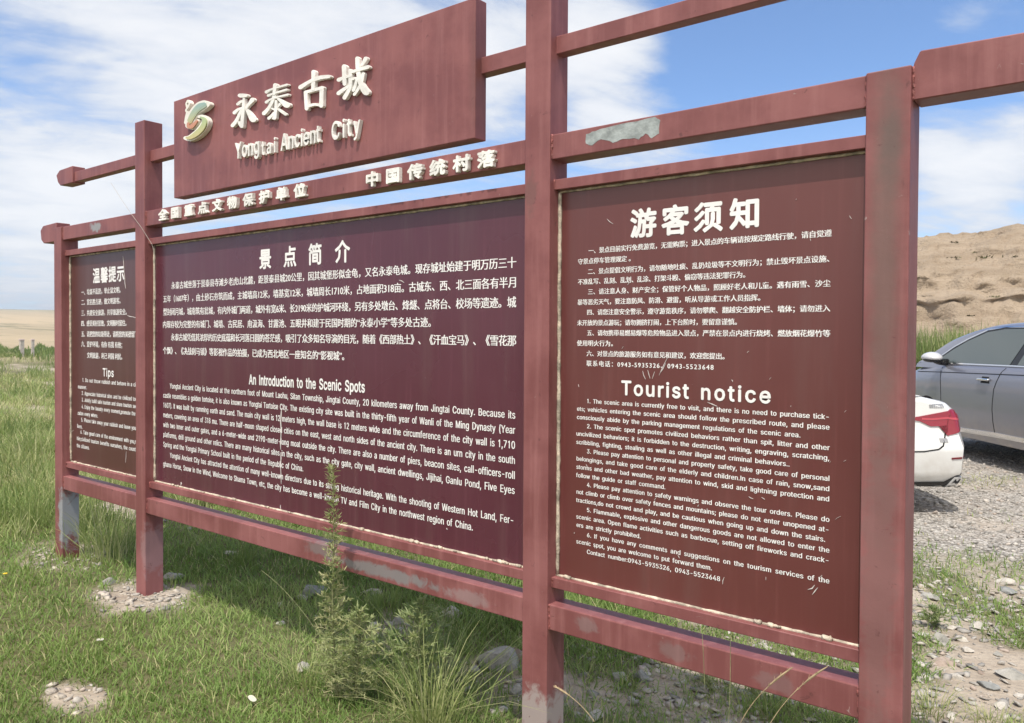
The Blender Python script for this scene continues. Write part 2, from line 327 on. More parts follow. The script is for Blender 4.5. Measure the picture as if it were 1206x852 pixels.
# sans-serif outlines: character -> [advance, outline loops], 500 units to the em
GLY = {"A":[240,[[8,0,101,254,138,254,231,0,198,0,144,151,132,186,116,239,123,239,106,185,95,151,43,0],[55,71,55,99,185,99,185,71]]],"B":[228,[[30,0,30,254,121,254,164,245,190,221,199,187,193,160,178,143,157,133,182,123,201,102,209,68,200,33,172,9,123,0],[62,29,122,29,165,40,178,68,171,92,153,109,124,115,62,115],[62,143,119,143,144,148,162,163,168,186,156,214,120,226,62,226]]],"C":[255,[[134,-3,113,-2,93,4,75,12,59,24,46,40,35,58,27,78,22,102,20,127,22,152,27,176,35,197,46,214,59,230,75,242,93,251,113,256,134,258,170,252,201,236,224,209,236,174,204,174,195,197,179,214,158,224,134,228,92,216,62,182,52,127,63,72,92,38,134,26,158,30,179,40,195,57,204,80,236,80,224,45,201,19,170,2]]],"D":[251,[[30,0,30,254,108,254,139,250,168,237,194,217,213,190,225,160,229,127,225,94,213,64,194,37,168,17,139,4,108,0],[62,28,62,226,108,226,131,223,152,213,170,197,184,176,193,153,196,127,193,101,184,78,170,57,152,41,131,31,108,28]]],"E":[209,[[30,0,30,254,186,254,186,226,62,226,62,143,178,143,178,114,62,114,62,29,188,29,188,0]]],"F":[205,[[30,0,30,254,185,254,185,226,62,226,62,139,173,139,173,111,62,111,62,0]]],"G":[260,[[134,-3,113,-2,93,4,75,13,59,25,45,40,35,58,27,78,22,102,20,127,22,152,27,176,35,197,45,214,59,230,74,242,92,251,112,256,132,258,170,252,202,235,225,208,237,174,204,174,194,197,178,213,158,224,133,228,92,216,62,182,52,127,63,72,92,38,134,26,172,36,198,62,207,101,217,100,141,100,141,128,239,128,239,100,238,80,233,62,225,45,188,9,172,2,154,-2]]],"H":[258,[[30,0,30,254,62,254,62,144,196,144,196,254,228,254,228,0,196,0,196,116,62,116,62,0]]],"I":[92,[[30,0,30,254,62,254,62,0]]],"J":[198,[[93,-3,72,-1,53,5,38,16,26,31,19,50,17,73,17,86,49,86,49,73,61,37,93,25,124,37,136,73,136,254,168,254,168,73,166,50,159,31,147,16,132,5,113,-1]]],"L":[196,[[30,0,30,254,62,254,62,29,181,29,181,0]]],"M":[314,[[30,0,30,254,76,254,139,94,144,79,150,61,156,42,161,24,154,24,159,41,165,61,171,79,176,94,238,254,284,254,284,0,252,0,252,145,252,163,253,184,253,207,253,229,249,205,241,181,234,161,228,145,171,0,143,0,85,145,80,160,72,181,65,204,56,229,60,208,60,186,61,164,61,145,61,0]]],"N":[262,[[30,0,30,254,68,254,172,91,181,75,194,53,207,27,200,54,200,79,199,97,199,254,232,254,232,0,193,0,101,145,89,165,74,191,54,226,60,227,61,192,62,164,62,145,62,0]]],"O":[267,[[133,-3,113,-2,93,4,75,12,60,24,46,40,35,58,27,78,22,102,20,127,22,152,27,176,35,197,46,214,60,230,75,242,93,251,113,256,133,258,154,256,174,251,192,242,207,230,221,214,232,197,240,176,245,152,247,127,245,102,240,78,232,58,221,40,207,24,192,12,174,4,154,-2],[133,26,175,38,204,72,215,127,204,182,175,216,133,228,92,216,63,182,52,127,63,72,92,38]]],"P":[222,[[30,0,30,254,118,254,166,244,195,215,204,174,195,133,166,104,118,93,55,93,55,121,116,121,149,128,167,147,172,174,167,201,148,219,116,226,62,226,62,0]]],"Q":[267,[[123,80,156,80,185,42,192,32,234,-24,200,-24,173,13,166,23],[133,-3,113,-2,93,4,75,12,60,24,46,40,35,58,27,78,22,102,20,127,22,152,27,176,35,197,46,214,60,230,75,242,93,251,113,256,133,258,154,256,174,251,192,242,207,230,221,214,232,197,240,176,245,152,247,127,245,102,240,78,232,58,221,40,207,24,192,12,174,4,154,-2],[133,26,175,38,204,72,215,127,204,182,175,216,133,228,92,216,63,182,52,127,63,72,92,38]]],"R":[224,[[30,0,30,254,118,254,167,244,195,217,205,176,195,136,166,109,118,99,48,99,48,128,117,128,149,133,167,150,173,176,167,202,149,220,116,226,62,226,62,0],[177,0,115,115,151,115,214,0]]],"S":[223,[[112,-4,64,5,32,30,19,68,52,68,62,44,83,29,112,25,143,30,165,46,173,70,166,89,148,102,122,111,92,120,43,145,34,156,28,170,26,186,37,224,69,249,114,258,158,249,189,224,200,189,169,189,151,219,112,229,84,224,64,209,58,188,65,167,85,154,106,147,132,140,156,132,179,119,197,99,204,69,193,32,162,5]]],"T":[224,[[16,226,16,254,208,254,208,226,128,226,128,0,96,0,96,226]]],"U":[259,[[129,-4,77,8,42,40,30,87,30,254,62,254,62,89,70,57,94,34,129,26,165,34,188,57,196,89,196,254,229,254,229,87,216,40,182,8]]],"V":[240,[[102,0,8,254,42,254,96,103,108,69,124,15,117,15,133,69,145,103,197,254,231,254,139,0]]],"W":[343,[[78,0,8,254,41,254,82,98,88,73,93,47,98,20,100,47,106,73,112,98,153,254,190,254,231,98,237,73,243,47,249,20,249,47,255,73,261,98,302,254,335,254,265,0,228,0,184,161,176,196,168,237,175,237,167,197,159,161,115,0]]],"Y":[236,[[102,0,102,104,8,254,46,254,96,172,111,146,125,115,112,115,126,146,140,172,191,254,228,254,134,104,134,0]]],"a":[195,[[80,-4,47,2,24,22,15,54,22,80,39,97,63,105,89,110,117,113,133,117,138,127,133,148,120,161,98,165,75,161,59,150,50,137,20,146,39,173,66,188,97,192,119,190,143,180,161,160,168,126,168,0,138,0,138,26,126,12,108,1],[85,23,114,29,132,47,138,69,138,95,130,91,116,88,100,86,88,84,67,79,52,70,46,52,51,36,65,26]]],"b":[212,[[115,-4,86,2,69,16,59,29,56,0,26,0,26,254,57,254,57,160,69,173,86,186,115,192,156,180,185,146,195,94,185,42,157,8],[110,23,140,33,158,58,164,95,158,131,140,156,110,165,81,156,62,131,56,95,63,58,81,32]]],"c":[198,[[104,-4,58,8,28,43,17,94,28,146,58,180,104,192,130,189,153,178,170,161,181,138,151,131,145,145,135,155,121,162,104,165,73,155,54,129,48,94,54,59,73,33,104,23,121,26,135,33,146,44,152,59,181,51,171,28,153,11,130,0]]],"d":[212,[[98,-4,56,8,27,42,17,94,27,146,56,180,98,192,126,186,144,173,153,160,155,254,186,254,186,0,156,0,156,29,143,16,126,2],[102,23,132,32,150,58,156,95,150,131,132,156,102,165,72,156,54,131,48,95,54,58,73,33]]],"e":[202,[[106,-4,58,8,28,42,17,93,28,145,58,180,103,192,133,187,160,170,179,141,186,97,186,85,37,85,37,110,169,110,155,101,149,134,131,157,103,165,73,157,54,135,48,105,48,89,55,53,76,31,106,23,127,26,143,36,153,53,182,45,168,20,141,2]]],"f":[127,[[114,190,114,164,3,164,3,190],[40,0,40,216,48,243,68,259,94,265,111,263,121,260,114,234,107,236,97,237,77,230,71,209,71,0]]],"g":[213,[[103,-75,67,-70,41,-55,25,-35,51,-20,61,-33,77,-44,103,-49,141,-38,156,-3,156,34,143,21,126,8,97,2,56,13,28,45,17,96,27,147,56,180,98,192,127,186,144,173,154,159,157,190,186,190,186,-4,175,-45,145,-68],[102,30,132,38,150,61,156,96,150,132,132,156,102,165,73,156,54,131,48,96,54,61,73,38]]],"h":[205,[[57,113,57,0,26,0,26,254,57,254,57,144,76,181,114,192,148,184,170,160,179,120,179,0,148,0,148,118,136,152,105,165,80,159,63,141]]],"i":[83,[[26,0,26,190,57,190,57,0],[42,221,27,227,21,242,27,256,42,262,57,256,63,242,57,227]]],"j":[83,[[26,190,57,190,57,-15,51,-45,32,-65,2,-71,-5,-71,-5,-43,20,-36,26,-15],[42,221,27,227,20,242,27,256,42,262,57,256,63,242,57,227]]],"k":[190,[[55,68,55,106,142,190,180,190,92,100],[26,0,26,254,57,254,57,0],[147,0,74,93,96,114,186,0]]],"l":[87,[[28,0,28,262,59,262,59,0]]],"m":[305,[[26,0,26,190,56,190,56,148,66,173,86,188,110,193,144,180,160,147,169,172,190,187,218,193,249,186,270,164,278,128,278,0,248,0,248,127,236,156,209,165,187,160,173,145,168,124,168,0,137,0,137,130,126,156,100,165,79,160,63,145,57,119,57,0]]],"n":[205,[[57,113,57,0,26,0,26,190,56,190,56,144,76,181,114,192,147,184,170,160,179,120,179,0,148,0,148,118,136,152,105,165,80,159,63,141]]],"o":[208,[[104,-4,58,8,28,43,17,94,28,146,58,180,104,192,149,180,180,146,191,94,180,43,149,8],[104,23,135,33,154,59,160,94,154,129,135,155,104,165,73,155,54,129,48,94,54,59,73,33]]],"p":[212,[[26,-71,26,190,56,190,56,160,69,173,86,186,115,192,156,180,185,146,195,94,185,42,157,8,115,-4,86,2,69,16,59,29,57,-71],[110,23,140,33,158,58,164,95,158,131,140,156,110,165,81,156,62,131,56,95,63,58,81,32]]],"q":[212,[[186,-71,155,-71,155,29,143,16,126,2,98,-4,56,8,27,42,17,94,27,146,56,180,98,192,126,186,144,173,153,160,156,190,186,190],[102,23,132,32,150,58,156,95,150,131,132,156,102,165,72,156,54,131,48,95,54,58,73,33]]],"r":[130,[[26,0,26,190,56,190,56,160,76,184,107,192,115,192,122,192,122,161,115,162,103,163,80,157,63,142,57,118,57,0]]],"s":[182,[[91,-4,56,2,31,19,18,47,47,53,62,30,91,23,122,31,134,51,127,68,106,78,75,85,36,104,23,137,33,166,58,185,94,192,127,186,149,170,162,145,134,139,121,158,94,166,65,158,54,139,62,122,86,111,115,105,153,86,166,53,156,24,130,3]]],"t":[114,[[102,190,102,164,3,164,3,190],[32,236,63,236,63,49,68,31,85,25,93,26,101,27,107,1,96,-1,84,-2,46,11,32,46]]],"u":[205,[[91,-3,57,5,35,29,26,69,26,190,57,190,57,72,68,37,100,25,125,31,142,48,148,76,148,190,179,190,179,0,149,0,149,46,129,8]]],"v":[195,[[81,0,9,190,42,190,83,78,93,43,103,10,92,10,101,43,112,78,152,190,186,190,113,0]]],"w":[284,[[69,0,11,190,44,190,67,107,77,68,88,21,93,67,103,107,126,190,158,190,181,107,191,68,201,21,206,68,217,107,240,190,272,190,215,0,184,0,159,86,152,112,145,140,138,169,145,169,138,140,131,112,124,86,99,0]]],"x":[189,[[10,0,86,109,86,86,14,190,50,190,74,153,90,127,104,103,88,103,101,127,117,153,141,190,176,190,104,84,104,107,179,0,143,0,115,43,100,68,86,91,102,91,89,68,74,43,46,0]]],"y":[195,[[24,-69,31,-43,52,-44,65,-37,75,-18,81,-1,9,190,42,190,83,78,93,43,103,10,92,10,101,43,112,78,153,190,186,190,102,-29,88,-54,70,-68,46,-73,32,-72]]],"z":[190,[[21,0,21,23,127,160,24,161,24,190,166,190,166,165,63,30,169,28,169,0]]],"0":[227,[[113,-3,96,-2,79,4,65,12,53,24,42,39,34,57,29,77,25,101,24,127,25,153,29,177,35,197,43,215,53,230,65,242,79,251,96,256,113,258,131,256,147,251,161,242,174,230,184,215,192,197,198,177,201,153,203,127,201,101,198,77,192,57,184,39,174,24,162,12,148,4,131,-2],[113,25,145,37,165,72,172,127,165,182,145,218,113,230,82,218,62,182,55,127,62,72,82,37]]],"1":[200,[[92,0,92,205,50,180,50,212,96,254,124,254,124,0]]],"2":[227,[[32,0,32,24,117,114,141,141,155,163,160,186,154,209,137,224,112,230,86,224,69,207,64,181,33,181,43,221,72,248,112,258,153,248,181,223,191,186,185,159,168,129,133,90,76,30,195,28,195,0]]],"3":[227,[[109,-3,66,5,35,29,22,66,55,66,63,44,83,30,109,25,138,30,157,46,165,72,158,98,137,117,101,124,78,124,78,150,144,224,35,226,35,254,186,254,186,230,106,139,154,138,185,111,196,72,185,33,154,6]]],"4":[227,[[20,53,20,79,123,254,155,254,54,83,207,81,207,53],[141,0,141,61,141,73,141,159,171,159,171,0]]],"5":[227,[[111,-3,70,6,41,30,30,65,61,65,69,44,87,30,111,25,138,32,157,52,164,81,157,111,137,131,109,138,84,134,64,123,34,126,48,254,183,254,183,226,75,226,67,151,89,162,115,167,147,160,172,143,189,116,195,82,184,38,154,8]]],"6":[227,[[113,-3,71,7,42,37,32,81,40,119,69,170,126,254,161,254,75,131,83,144,98,153,117,157,158,147,185,120,194,79,184,36,155,7],[113,24,139,31,157,51,164,79,157,107,139,126,113,133,87,126,69,107,62,79,69,51,87,31]]],"7":[227,[[48,0,162,224,31,226,31,254,195,254,195,224,82,0]]],"8":[227,[[113,-3,68,6,37,31,26,68,33,98,51,121,76,132,46,154,35,190,45,225,73,249,113,258,153,249,181,225,191,190,180,154,150,133,176,121,194,98,200,68,189,31,158,6],[113,25,142,30,161,46,168,69,161,94,141,111,113,118,85,111,65,94,58,69,64,46,84,30],[113,145,137,150,154,165,160,188,154,210,138,225,113,230,89,225,72,210,66,188,72,165,89,150]]],"9":[227,[[113,258,155,247,184,217,194,173,186,135,158,84,100,0,65,0,151,124,144,111,128,101,109,97,69,107,41,134,32,176,42,218,71,247],[113,230,87,223,69,204,63,176,69,148,87,129,113,122,139,129,157,147,164,175,157,204,139,223]]],".":[94,[[48,-2,31,4,25,20,31,37,48,43,64,37,71,20,64,4]]],",":[94,[[19,-60,34,36,68,36,42,-60]]],";":[94,[[19,-60,34,36,68,36,42,-60],[52,135,36,142,29,158,36,174,52,181,68,174,75,158,68,142]]],":":[94,[[48,-2,31,4,25,20,31,37,48,43,64,37,71,20,64,4],[48,135,31,142,25,158,31,174,48,181,64,174,71,158,64,142]]],"-":[227,[[168,122,168,94,57,94,57,122]]],"(":[137,[[45,103,50,162,66,221,88,270,118,270,95,214,81,157,76,103,80,57,94,8,118,-48,88,-48,75,-23,64,2,56,27,50,53,46,78]]],")":[137,[[19,-48,43,9,57,58,61,103,56,157,41,214,19,270,48,270,71,221,86,162,92,103,91,78,87,52,81,27,72,2,61,-24,48,-48]]],"'":[103,[[39,159,35,254,68,254,64,159]]]," ":[140,[]]}
# ------------------------------------------------------------------ lettering
def pix_on(u, v, y):
    d = Fv + R2 * ((u - 603) / 924.4) - U2 * ((v - 426 + 14.74) / 924.4)
    s = (y - CAM.y) / d.y
    return CAM + d * s

def pix_ground(u, v, z=0.0):
    d = Fv + R2 * ((u - 603) / 924.4) - U2 * ((v - 426 + 14.74) / 924.4)
    return CAM + d * ((z - CAM.z) / d.z)

def eval_mesh(ob):
    dg = bpy.context.evaluated_depsgraph_get()
    me = bpy.data.meshes.new_from_object(ob.evaluated_get(dg))
    return me

def cjk_curve(body, size, space=1.0, ext=0.0):
    c = bpy.data.curves.new('writing', 'FONT'); c.body = body; c.size = size; c.resolution_u = 2
    c.space_character = space; c.extrude = ext
    o = bpy.data.objects.new('writing', c); COL.objects.link(o)
    me = eval_mesh(o); bpy.data.objects.remove(o); bpy.data.curves.remove(c)
    n = len(me.vertices); v = np.empty(n * 3, np.float32); me.vertices.foreach_get('co', v)
    f = [tuple(p.vertices) for p in me.polygons]
    bpy.data.meshes.remove(me)
    return v.reshape(-1, 3), f

_a = cjk_curve('国国', 1)[0]; _b = cjk_curve('国', 1)[0]
ADV1 = float(np.ptp(_a[:, 0]) - np.ptp(_b[:, 0]))
CMID = float((_b[:, 1].max() + _b[:, 1].min()) / 2)

class Writing:
    """collects flat (or raised) lettering lying on the plane y = const"""
    def __init__(s):
        s.V = []; s.F = []; s.n = 0; s.lay = 0
    def add(s, v, f, x, y, z, bold, extra=()):
        shifts = {0: [(0, 0)], 1: [(-.5, 0), (.5, 0)], 2: [(-.5, -.5), (.5, -.5), (-.5, .5), (.5, .5)],
                  3: [(-.7, -.7), (.7, -.7), (-.7, .7), (.7, .7), (-1, 0), (1, 0), (0, 1), (0, -1)]}[bold[0]]
        for k, (dx, dz) in enumerate(shifts):
            w = np.empty_like(v)
            w[:, 0] = v[:, 0] + x + dx * bold[1]; w[:, 2] = v[:, 1] + z + dz * bold[1]; w[:, 1] = y - v[:, 2] - k * .00012
            s.V.append(w); s.F += [tuple(i + s.n for i in q) for q in f]; s.n += len(v)
    def cjk(s, body, x0, x1, zc, em, y, bold=(0, 0), ext=0.0, xs=1.0):
        size = em / ADV1
        v, f = cjk_curve(body, size, 1.0, ext)
        if x1 is not None and len(body) > 1:
            w0 = np.ptp(v[:, 0]); v2, _ = cjk_curve(body, size, 1.1, ext)
            k = 1 + .1 * ((x1 - x0) - w0) / max(1e-6, np.ptp(v2[:, 0]) - w0)
            v, f = cjk_curve(body, size, max(.6, min(3.5, k)), ext)
        v[:, 0] *= xs
        s.add(v, f, x0 - v[:, 0].min(), y - ext, zc - CMID * size, bold)
    def latin(s, body, x0, x1, zb, cap, y, bold=(0, 0), ext=0.0, xs=1.0, part=None):
        sc = cap / 254.0
        nat = sum(GLY[c][0] for c in body) * sc * xs
        gap_l = gap_w = 0.0
        if x1 is not None and nat > .97 * (x1 - x0):
            f = .965 * (x1 - x0) / nat; xs *= f; nat *= f
        if x1 is not None:
            lo = (x1 - x0) - nat
            nsp = body.strip().count(' ')
            part = (part if part is not None else .45) if nsp else 0.0
            gap_w = lo * part / max(1, nsp); gap_l = lo * (1 - part) / max(1, len(body) - 1)
        layers = [[], [], []]; x = 0.0
        for ch in body:
            adv, loops = GLY[ch]
            for i, lp in enumerate(loops):
                L = i if ch in 'ARkft4' else 0
                layers[L].append([(x + lp[j] * sc * xs, lp[j + 1] * sc) for j in range(0, len(lp), 2)])
            x += adv * sc * xs + gap_l + (gap_w if ch == ' ' else 0)
        for li, loops in enumerate(layers):
            if not loops: continue
            c = bpy.data.curves.new('writing', 'CURVE'); c.dimensions = '2D'; c.fill_mode = 'BOTH'; c.extrude = ext
            for lp in loops:
                sp = c.splines.new('POLY'); sp.points.add(len(lp) - 1)
                sp.points.foreach_set('co', [q for (a, b) in lp for q in (a, b, 0, 1)]); sp.use_cyclic_u = True
            o = bpy.data.objects.new('writing', c); COL.objects.link(o)
            me = eval_mesh(o); bpy.data.objects.remove(o); bpy.data.curves.remove(c)
            n = len(me.vertices); v = np.empty(n * 3, np.float32); me.vertices.foreach_get('co', v)
            f = [tuple(p.vertices) for p in me.polygons]; bpy.data.meshes.remove(me)
            s.add(v.reshape(-1, 3), f, x0, y - ext - li * .0006, zb, bold)
    def build(s, name, m, parent):
        me = bpy.data.meshes.new(name)
        me.from_pydata(np.concatenate(s.V).tolist(), [], s.F); me.update()
        return link(name, me, m, parent)

# ------------------------------------------------------------------ the information board
board = empty('information_board', (-1.665, .055, 0))
tag(board, 'long red-brown painted steel information board with three text panels and a raised title sign', 'sign board')
XP = {'A': (-4.2992, -4.1871, 2.267), 'B': (-3.1703, -3.0583, 2.796), 'C': (-.2727, -.1604, 2.80), 'D': (.8931, 1.0053, 2.27)}
BV = .0035
for k, (x0, x1, zt) in XP.items():
    link('post', box_mesh(x0, x1, 0, .1105, -.30, zt, BV, 2), PAINT, board)
bays = [('A', 'B'), ('B', 'C'), ('C', 'D')]
panels = []
for i, (a, b) in enumerate(bays):
    x0, x1 = XP[a][1], XP[b][0]
    e = .004
    bm_ = link('beam', box_mesh(x0 - e, x1 + e, .0105, .100, 2.178, 2.267, BV, 2), PAINT, board)
    link('lower_rail', box_mesh(x0 - e, x1 + e, .0105, .100, .4933, .5852, BV, 2), PAINT, board)
    link('panel_rail', box_mesh(x0 - e, x1 + e, .0285, .095, 2.073, 2.110, .002), PAINT, board)
    link('panel_rail', box_mesh(x0 - e, x1 + e, .0285, .095, .641, .679, .002), PAINT, board)
    if i == 2: beam_cd = bm_
    if i == 1: beam_bc = bm_
    pn = link('text_panel', box_mesh(x0 - .003, x1 + .003, .060, .076, .676, 2.076), (PANEL_L, PANEL_M, PANEL_R)[i], board)
    panels.append(pn)
    # bead of old sealant round the panel
    bm = bmesh.new()
    def bead(p, q, r, n):
        pts = []; rad = []
        for k in range(n + 1):
            f = k / n; c = Vector(p).lerp(Vector(q), f)
            pts.append(c + Vector((random.uniform(-1, 1), random.uniform(-.6, .2), random.uniform(-1, 1))) * r * .12); rad.append(r * random.uniform(.75, 1.15))
        add_tube(bm, pts, rad, 6)
    bead((x0 + .006, .056, .686), (x0 + .006, .056, 2.066), .0075, 60)
    bead((x1 - .004, .058, .686), (x1 - .004, .058, 2.066), .005, 60)
    bead((x0, .058, 2.069), (x1, .058, 2.069), .0055, int((x1 - x0) * 40))
    bead((x0, .056, .680), (x1, .056, .680), .0055, int((x1 - x0) * 40))
    for k in range(int(7 * (x1 - x0))):
        x = random.uniform(x0, x1); bead((x, .050, .684), (x + random.uniform(.01, .03), .046, .684), random.uniform(.004, .009), 3)
    link('sealant_bead', bm_mesh(bm, smooth=True), SEAL, pn)

# top beam with its blocks, lower blocks at both ends
for (x0, x1) in ((-4.20, -3.166), (-3.062, -2.70), (-.54, -.268), (-.164, .95)):
    link('top_beam', box_mesh(x0, x1, .037, .088, 2.559, 2.6235, .0025), PAINT, board)
def block(poly, y0, y1):
    bm = bmesh.new(); add_prism(bm, poly, y0, y1)
    bmesh.ops.recalc_face_normals(bm, faces=bm.faces)
    bmesh.ops.bevel(bm, geom=list(bm.edges), offset=.003, segments=1, affect='EDGES')
    link('beam_end', bm_mesh(bm), PAINT, board)
block([(-4.313, 2.628), (-4.286, 2.577), (-4.25, 2.552), (-4.062, 2.552), (-4.062, 2.662), (-4.262, 2.657)], .022, .104)
block([(1.005 - .02, 2.552), (1.19, 2.552), (1.23, 2.577), (1.257, 2.628), (1.20, 2.657), (.985, 2.662)], .022, .104)
link('top_beam', box_mesh(.95, .995, .037, .088, 2.559, 2.6235), PAINT, board)
block([(-4.566, 2.272), (-4.523, 2.301), (-4.301, 2.307), (-4.301, 2.179), (-4.515, 2.179), (-4.553, 2.205)], .018, .106)
block([(1.0065, 2.180), (1.31, 2.180), (1.345, 2.205), (1.356, 2.272), (1.316, 2.301), (1.022, 2.308), (1.0065, 2.276)], .018, .106)

# weld seams where beams meet the posts
WELD = simple('painted_weld', (.27, .085, .078), .55, var=.4, vscale=60, bump=.6, bscale=150)
def weld(x, y, z0, z1, sx):
    bm = bmesh.new(); n = max(4, int((z1 - z0) / .006)); pts = []; rad = []
    for k in range(n + 1):
        pts.append(Vector((x + random.uniform(-.0015, .002) * sx, y + random.uniform(-.0015, .0015), z0 + (z1 - z0) * k / n))); rad.append(random.uniform(.0022, .0052))
    add_tube(bm, pts, rad, 6); link('weld_seam', bm_mesh(bm, smooth=True), WELD, board)
for a, b in bays:
    for z0, z1, yy in ((2.178, 2.267, .0105), (.4933, .5852, .0105), (2.073, 2.11, .0285), (.641, .679, .0285)):
        weld(XP[a][1] + .001, yy, z0, z1, 1); weld(XP[b][0] - .001, yy, z0, z1, -1)
weld(1.0065, .02, 2.18, 2.27, 1)

# bare primer where the paint has come off the beam
def ragged(pts, n=3, amp=.004):
    out_ = []
    for i in range(len(pts)):
        a, b = Vector(pts[i]), Vector(pts[(i + 1) % len(pts)])
        for k in range(n):
            p = a.lerp(b, k / n); out_.append((p.x + random.uniform(-amp, amp), p.y + random.uniform(-amp, amp)))
    return out_
pp = [(690, 159), (697, 155), (712, 151), (740, 145), (772, 138), (777, 142), (776, 157), (768, 163), (760, 158), (752, 164), (735, 163), (722, 168), (708, 164), (697, 171), (690, 170)]
q = [pix_on(u, v, .01) for u, v in pp]
bm = bmesh.new(); add_prism(bm, ragged([(p.x, p.z) for p in q], 3, .0025), .0098, .012); link('peeled_patch', bm_mesh(bm), PRIMER, beam_cd)

# title sign
tb = link('title_sign', box_mesh(-2.727, -.513, .0, .066, 2.306, 2.842, .003, 2), PAINT, board)

WID = 1.0
def stroke_poly(pts, step=6):
    """variable-width brush stroke through (x, y, w) -> outline"""
    P = np.array(pts, float); n = len(P)
    tt = np.linspace(0, n - 1, (n - 1) * step + 1); C = []
    for a in tt:
        i = min(int(a), n - 2); f = a - i
        p0, p1, p2, p3 = P[max(i - 1, 0)], P[i], P[i + 1], P[min(i + 2, n - 1)]
        C.append(.5 * ((2 * p1) + (p2 - p0) * f + (2 * p0 - 5 * p1 + 4 * p2 - p3) * f * f + (3 * p1 - p0 - 3 * p2 + p3) * f ** 3))
    C = np.array(C); D = np.gradient(C[:, :2], axis=0); D /= np.linalg.norm(D, axis=1)[:, None] + 1e-9
    Nn = np.stack([-D[:, 1], D[:, 0]], 1); h = C[:, 2:3] * WID / 2
    L = C[:, :2] + Nn * h; Rr = C[:, :2] - Nn * h
    # rounded ends
    def cap(c, d, r, a0):
        nv = np.array([-d[1], d[0]])
        return [c + r * (nv * math.cos(a) + d * a0 * math.sin(a)) for a in np.linspace(0, math.pi, 6)[1:-1]]
    e = cap(C[-1, :2], D[-1], C[-1, 2] * WID / 2 * .9, 1); b = cap(C[0, :2], -D[0], C[0, 2] * WID / 2 * .9, 1)
    return list(L) + e + list(Rr[::-1]) + b

def strokes(bm, S, ox, oy, sc, y0, y1, k0=0):
    for k, st in enumerate(S):
        poly = [pix_on(ox + a * sc, oy + b * sc, y0) for a, b in stroke_poly(st)]
        dy = (k + k0) * .0005
        add_prism(bm, [(p.x, p.z) for p in poly], y0 + dy, y1 - dy * .1)
YUAN = [[(205, 215, 62), (255, 216, 66), (305, 214, 50)], [(265, 262, 34), (258, 400, 52), (245, 560, 56), (235, 655, 62)], [(188, 592, 26), (205, 625, 44), (238, 660, 58)],
        [(172, 340, 44), (215, 305, 44), (258, 290, 40)], [(125, 462, 58), (180, 415, 44), (238, 392, 34)], [(232, 395, 36), (200, 480, 48), (150, 580, 56), (98, 645, 62)],
        [(385, 272, 74), (335, 335, 48), (285, 405, 36)], [(285, 395, 34), (335, 470, 70), (380, 545, 96), (405, 560, 84)]]
TAI = [[(715, 62, 62), (706, 130, 54), (700, 190, 50)], [(588, 166, 54), (640, 135, 34), (740, 100, 28), (885, 58, 32)], [(612, 216, 44), (690, 185, 30), (880, 128, 34)], [(583, 312, 48), (640, 272, 32), (760, 232, 28), (895, 200, 36)],
       [(705, 185, 54), (665, 310, 52), (610, 405, 56), (548, 472, 66)], [(735, 245, 30), (800, 295, 60), (865, 345, 92), (895, 350, 84)], [(720, 292, 36), (716, 430, 46), (702, 535, 58)], [(672, 540, 30), (700, 545, 44)],
       [(640, 388, 24), (685, 412, 30)], [(690, 455, 36), (650, 505, 44), (612, 540, 50)], [(775, 330, 40), (730, 388, 26)], [(728, 388, 26), (785, 435, 42), (855, 482, 46)]]
GU = [[(90, 460, 62), (200, 390, 46), (330, 338, 56), (455, 322, 48)], [(255, 262, 60), (252, 370, 54), (248, 480, 50)], [(155, 520, 54), (160, 620, 50), (168, 728, 52)], [(150, 520, 48), (250, 492, 42), (365, 462, 52)], [(355, 470, 62), (352, 580, 58), (348, 688, 64)], [(175, 695, 46), (260, 672, 38), (345, 680, 46)]]
CHENG = [[(640, 195, 66), (642, 300, 60), (645, 420, 52)], [(568, 365, 56), (640, 335, 40), (720, 312, 36)], [(565, 535, 58), (625, 490, 50), (690, 445, 44)],
         [(712, 242, 46), (714, 360, 50), (705, 470, 52), (640, 590, 58)], [(715, 268, 40), (820, 235, 44), (935, 200, 56)], [(735, 355, 34), (785, 345, 38), (778, 420, 40), (750, 495, 46)],
         [(800, 92, 62), (806, 230, 60), (830, 370, 66), (880, 480, 92), (915, 520, 96)], [(905, 92, 58), (880, 135, 48), (850, 182, 28)], [(872, 282, 46), (850, 390, 44), (800, 490, 40), (758, 545, 44)]]
WID = .86
for S_, ox_, oy_, sc_ in ((YUAN, 265, 95, .0822), (TAI, 265, 95, .0822), (GU, 345, 60, .0939), (CHENG, 345, 60, .0939)):
    bm = bmesh.new(); strokes(bm, S_, ox_, oy_, sc_, -.020, -.002); link('raised_character', bm_mesh(bm), CAST, tb)
WID = 1.0
for body, x0, x1, zb, cap, bw in (('Yong', -2.100, -1.888, 2.436, .078, .0017), ('tai', -1.872, -1.757, 2.424, .068, .0015), ('Ancient', -1.718, -1.424, 2.424, .076, .0017), ('City', -1.345, -1.150, 2.418, .078, .0017)):
    W_ = Writing(); W_.latin(body, x0, x1, zb, cap, -.0005, (3, bw), .009, .78); W_.build('title_lettering', CAST, tb)
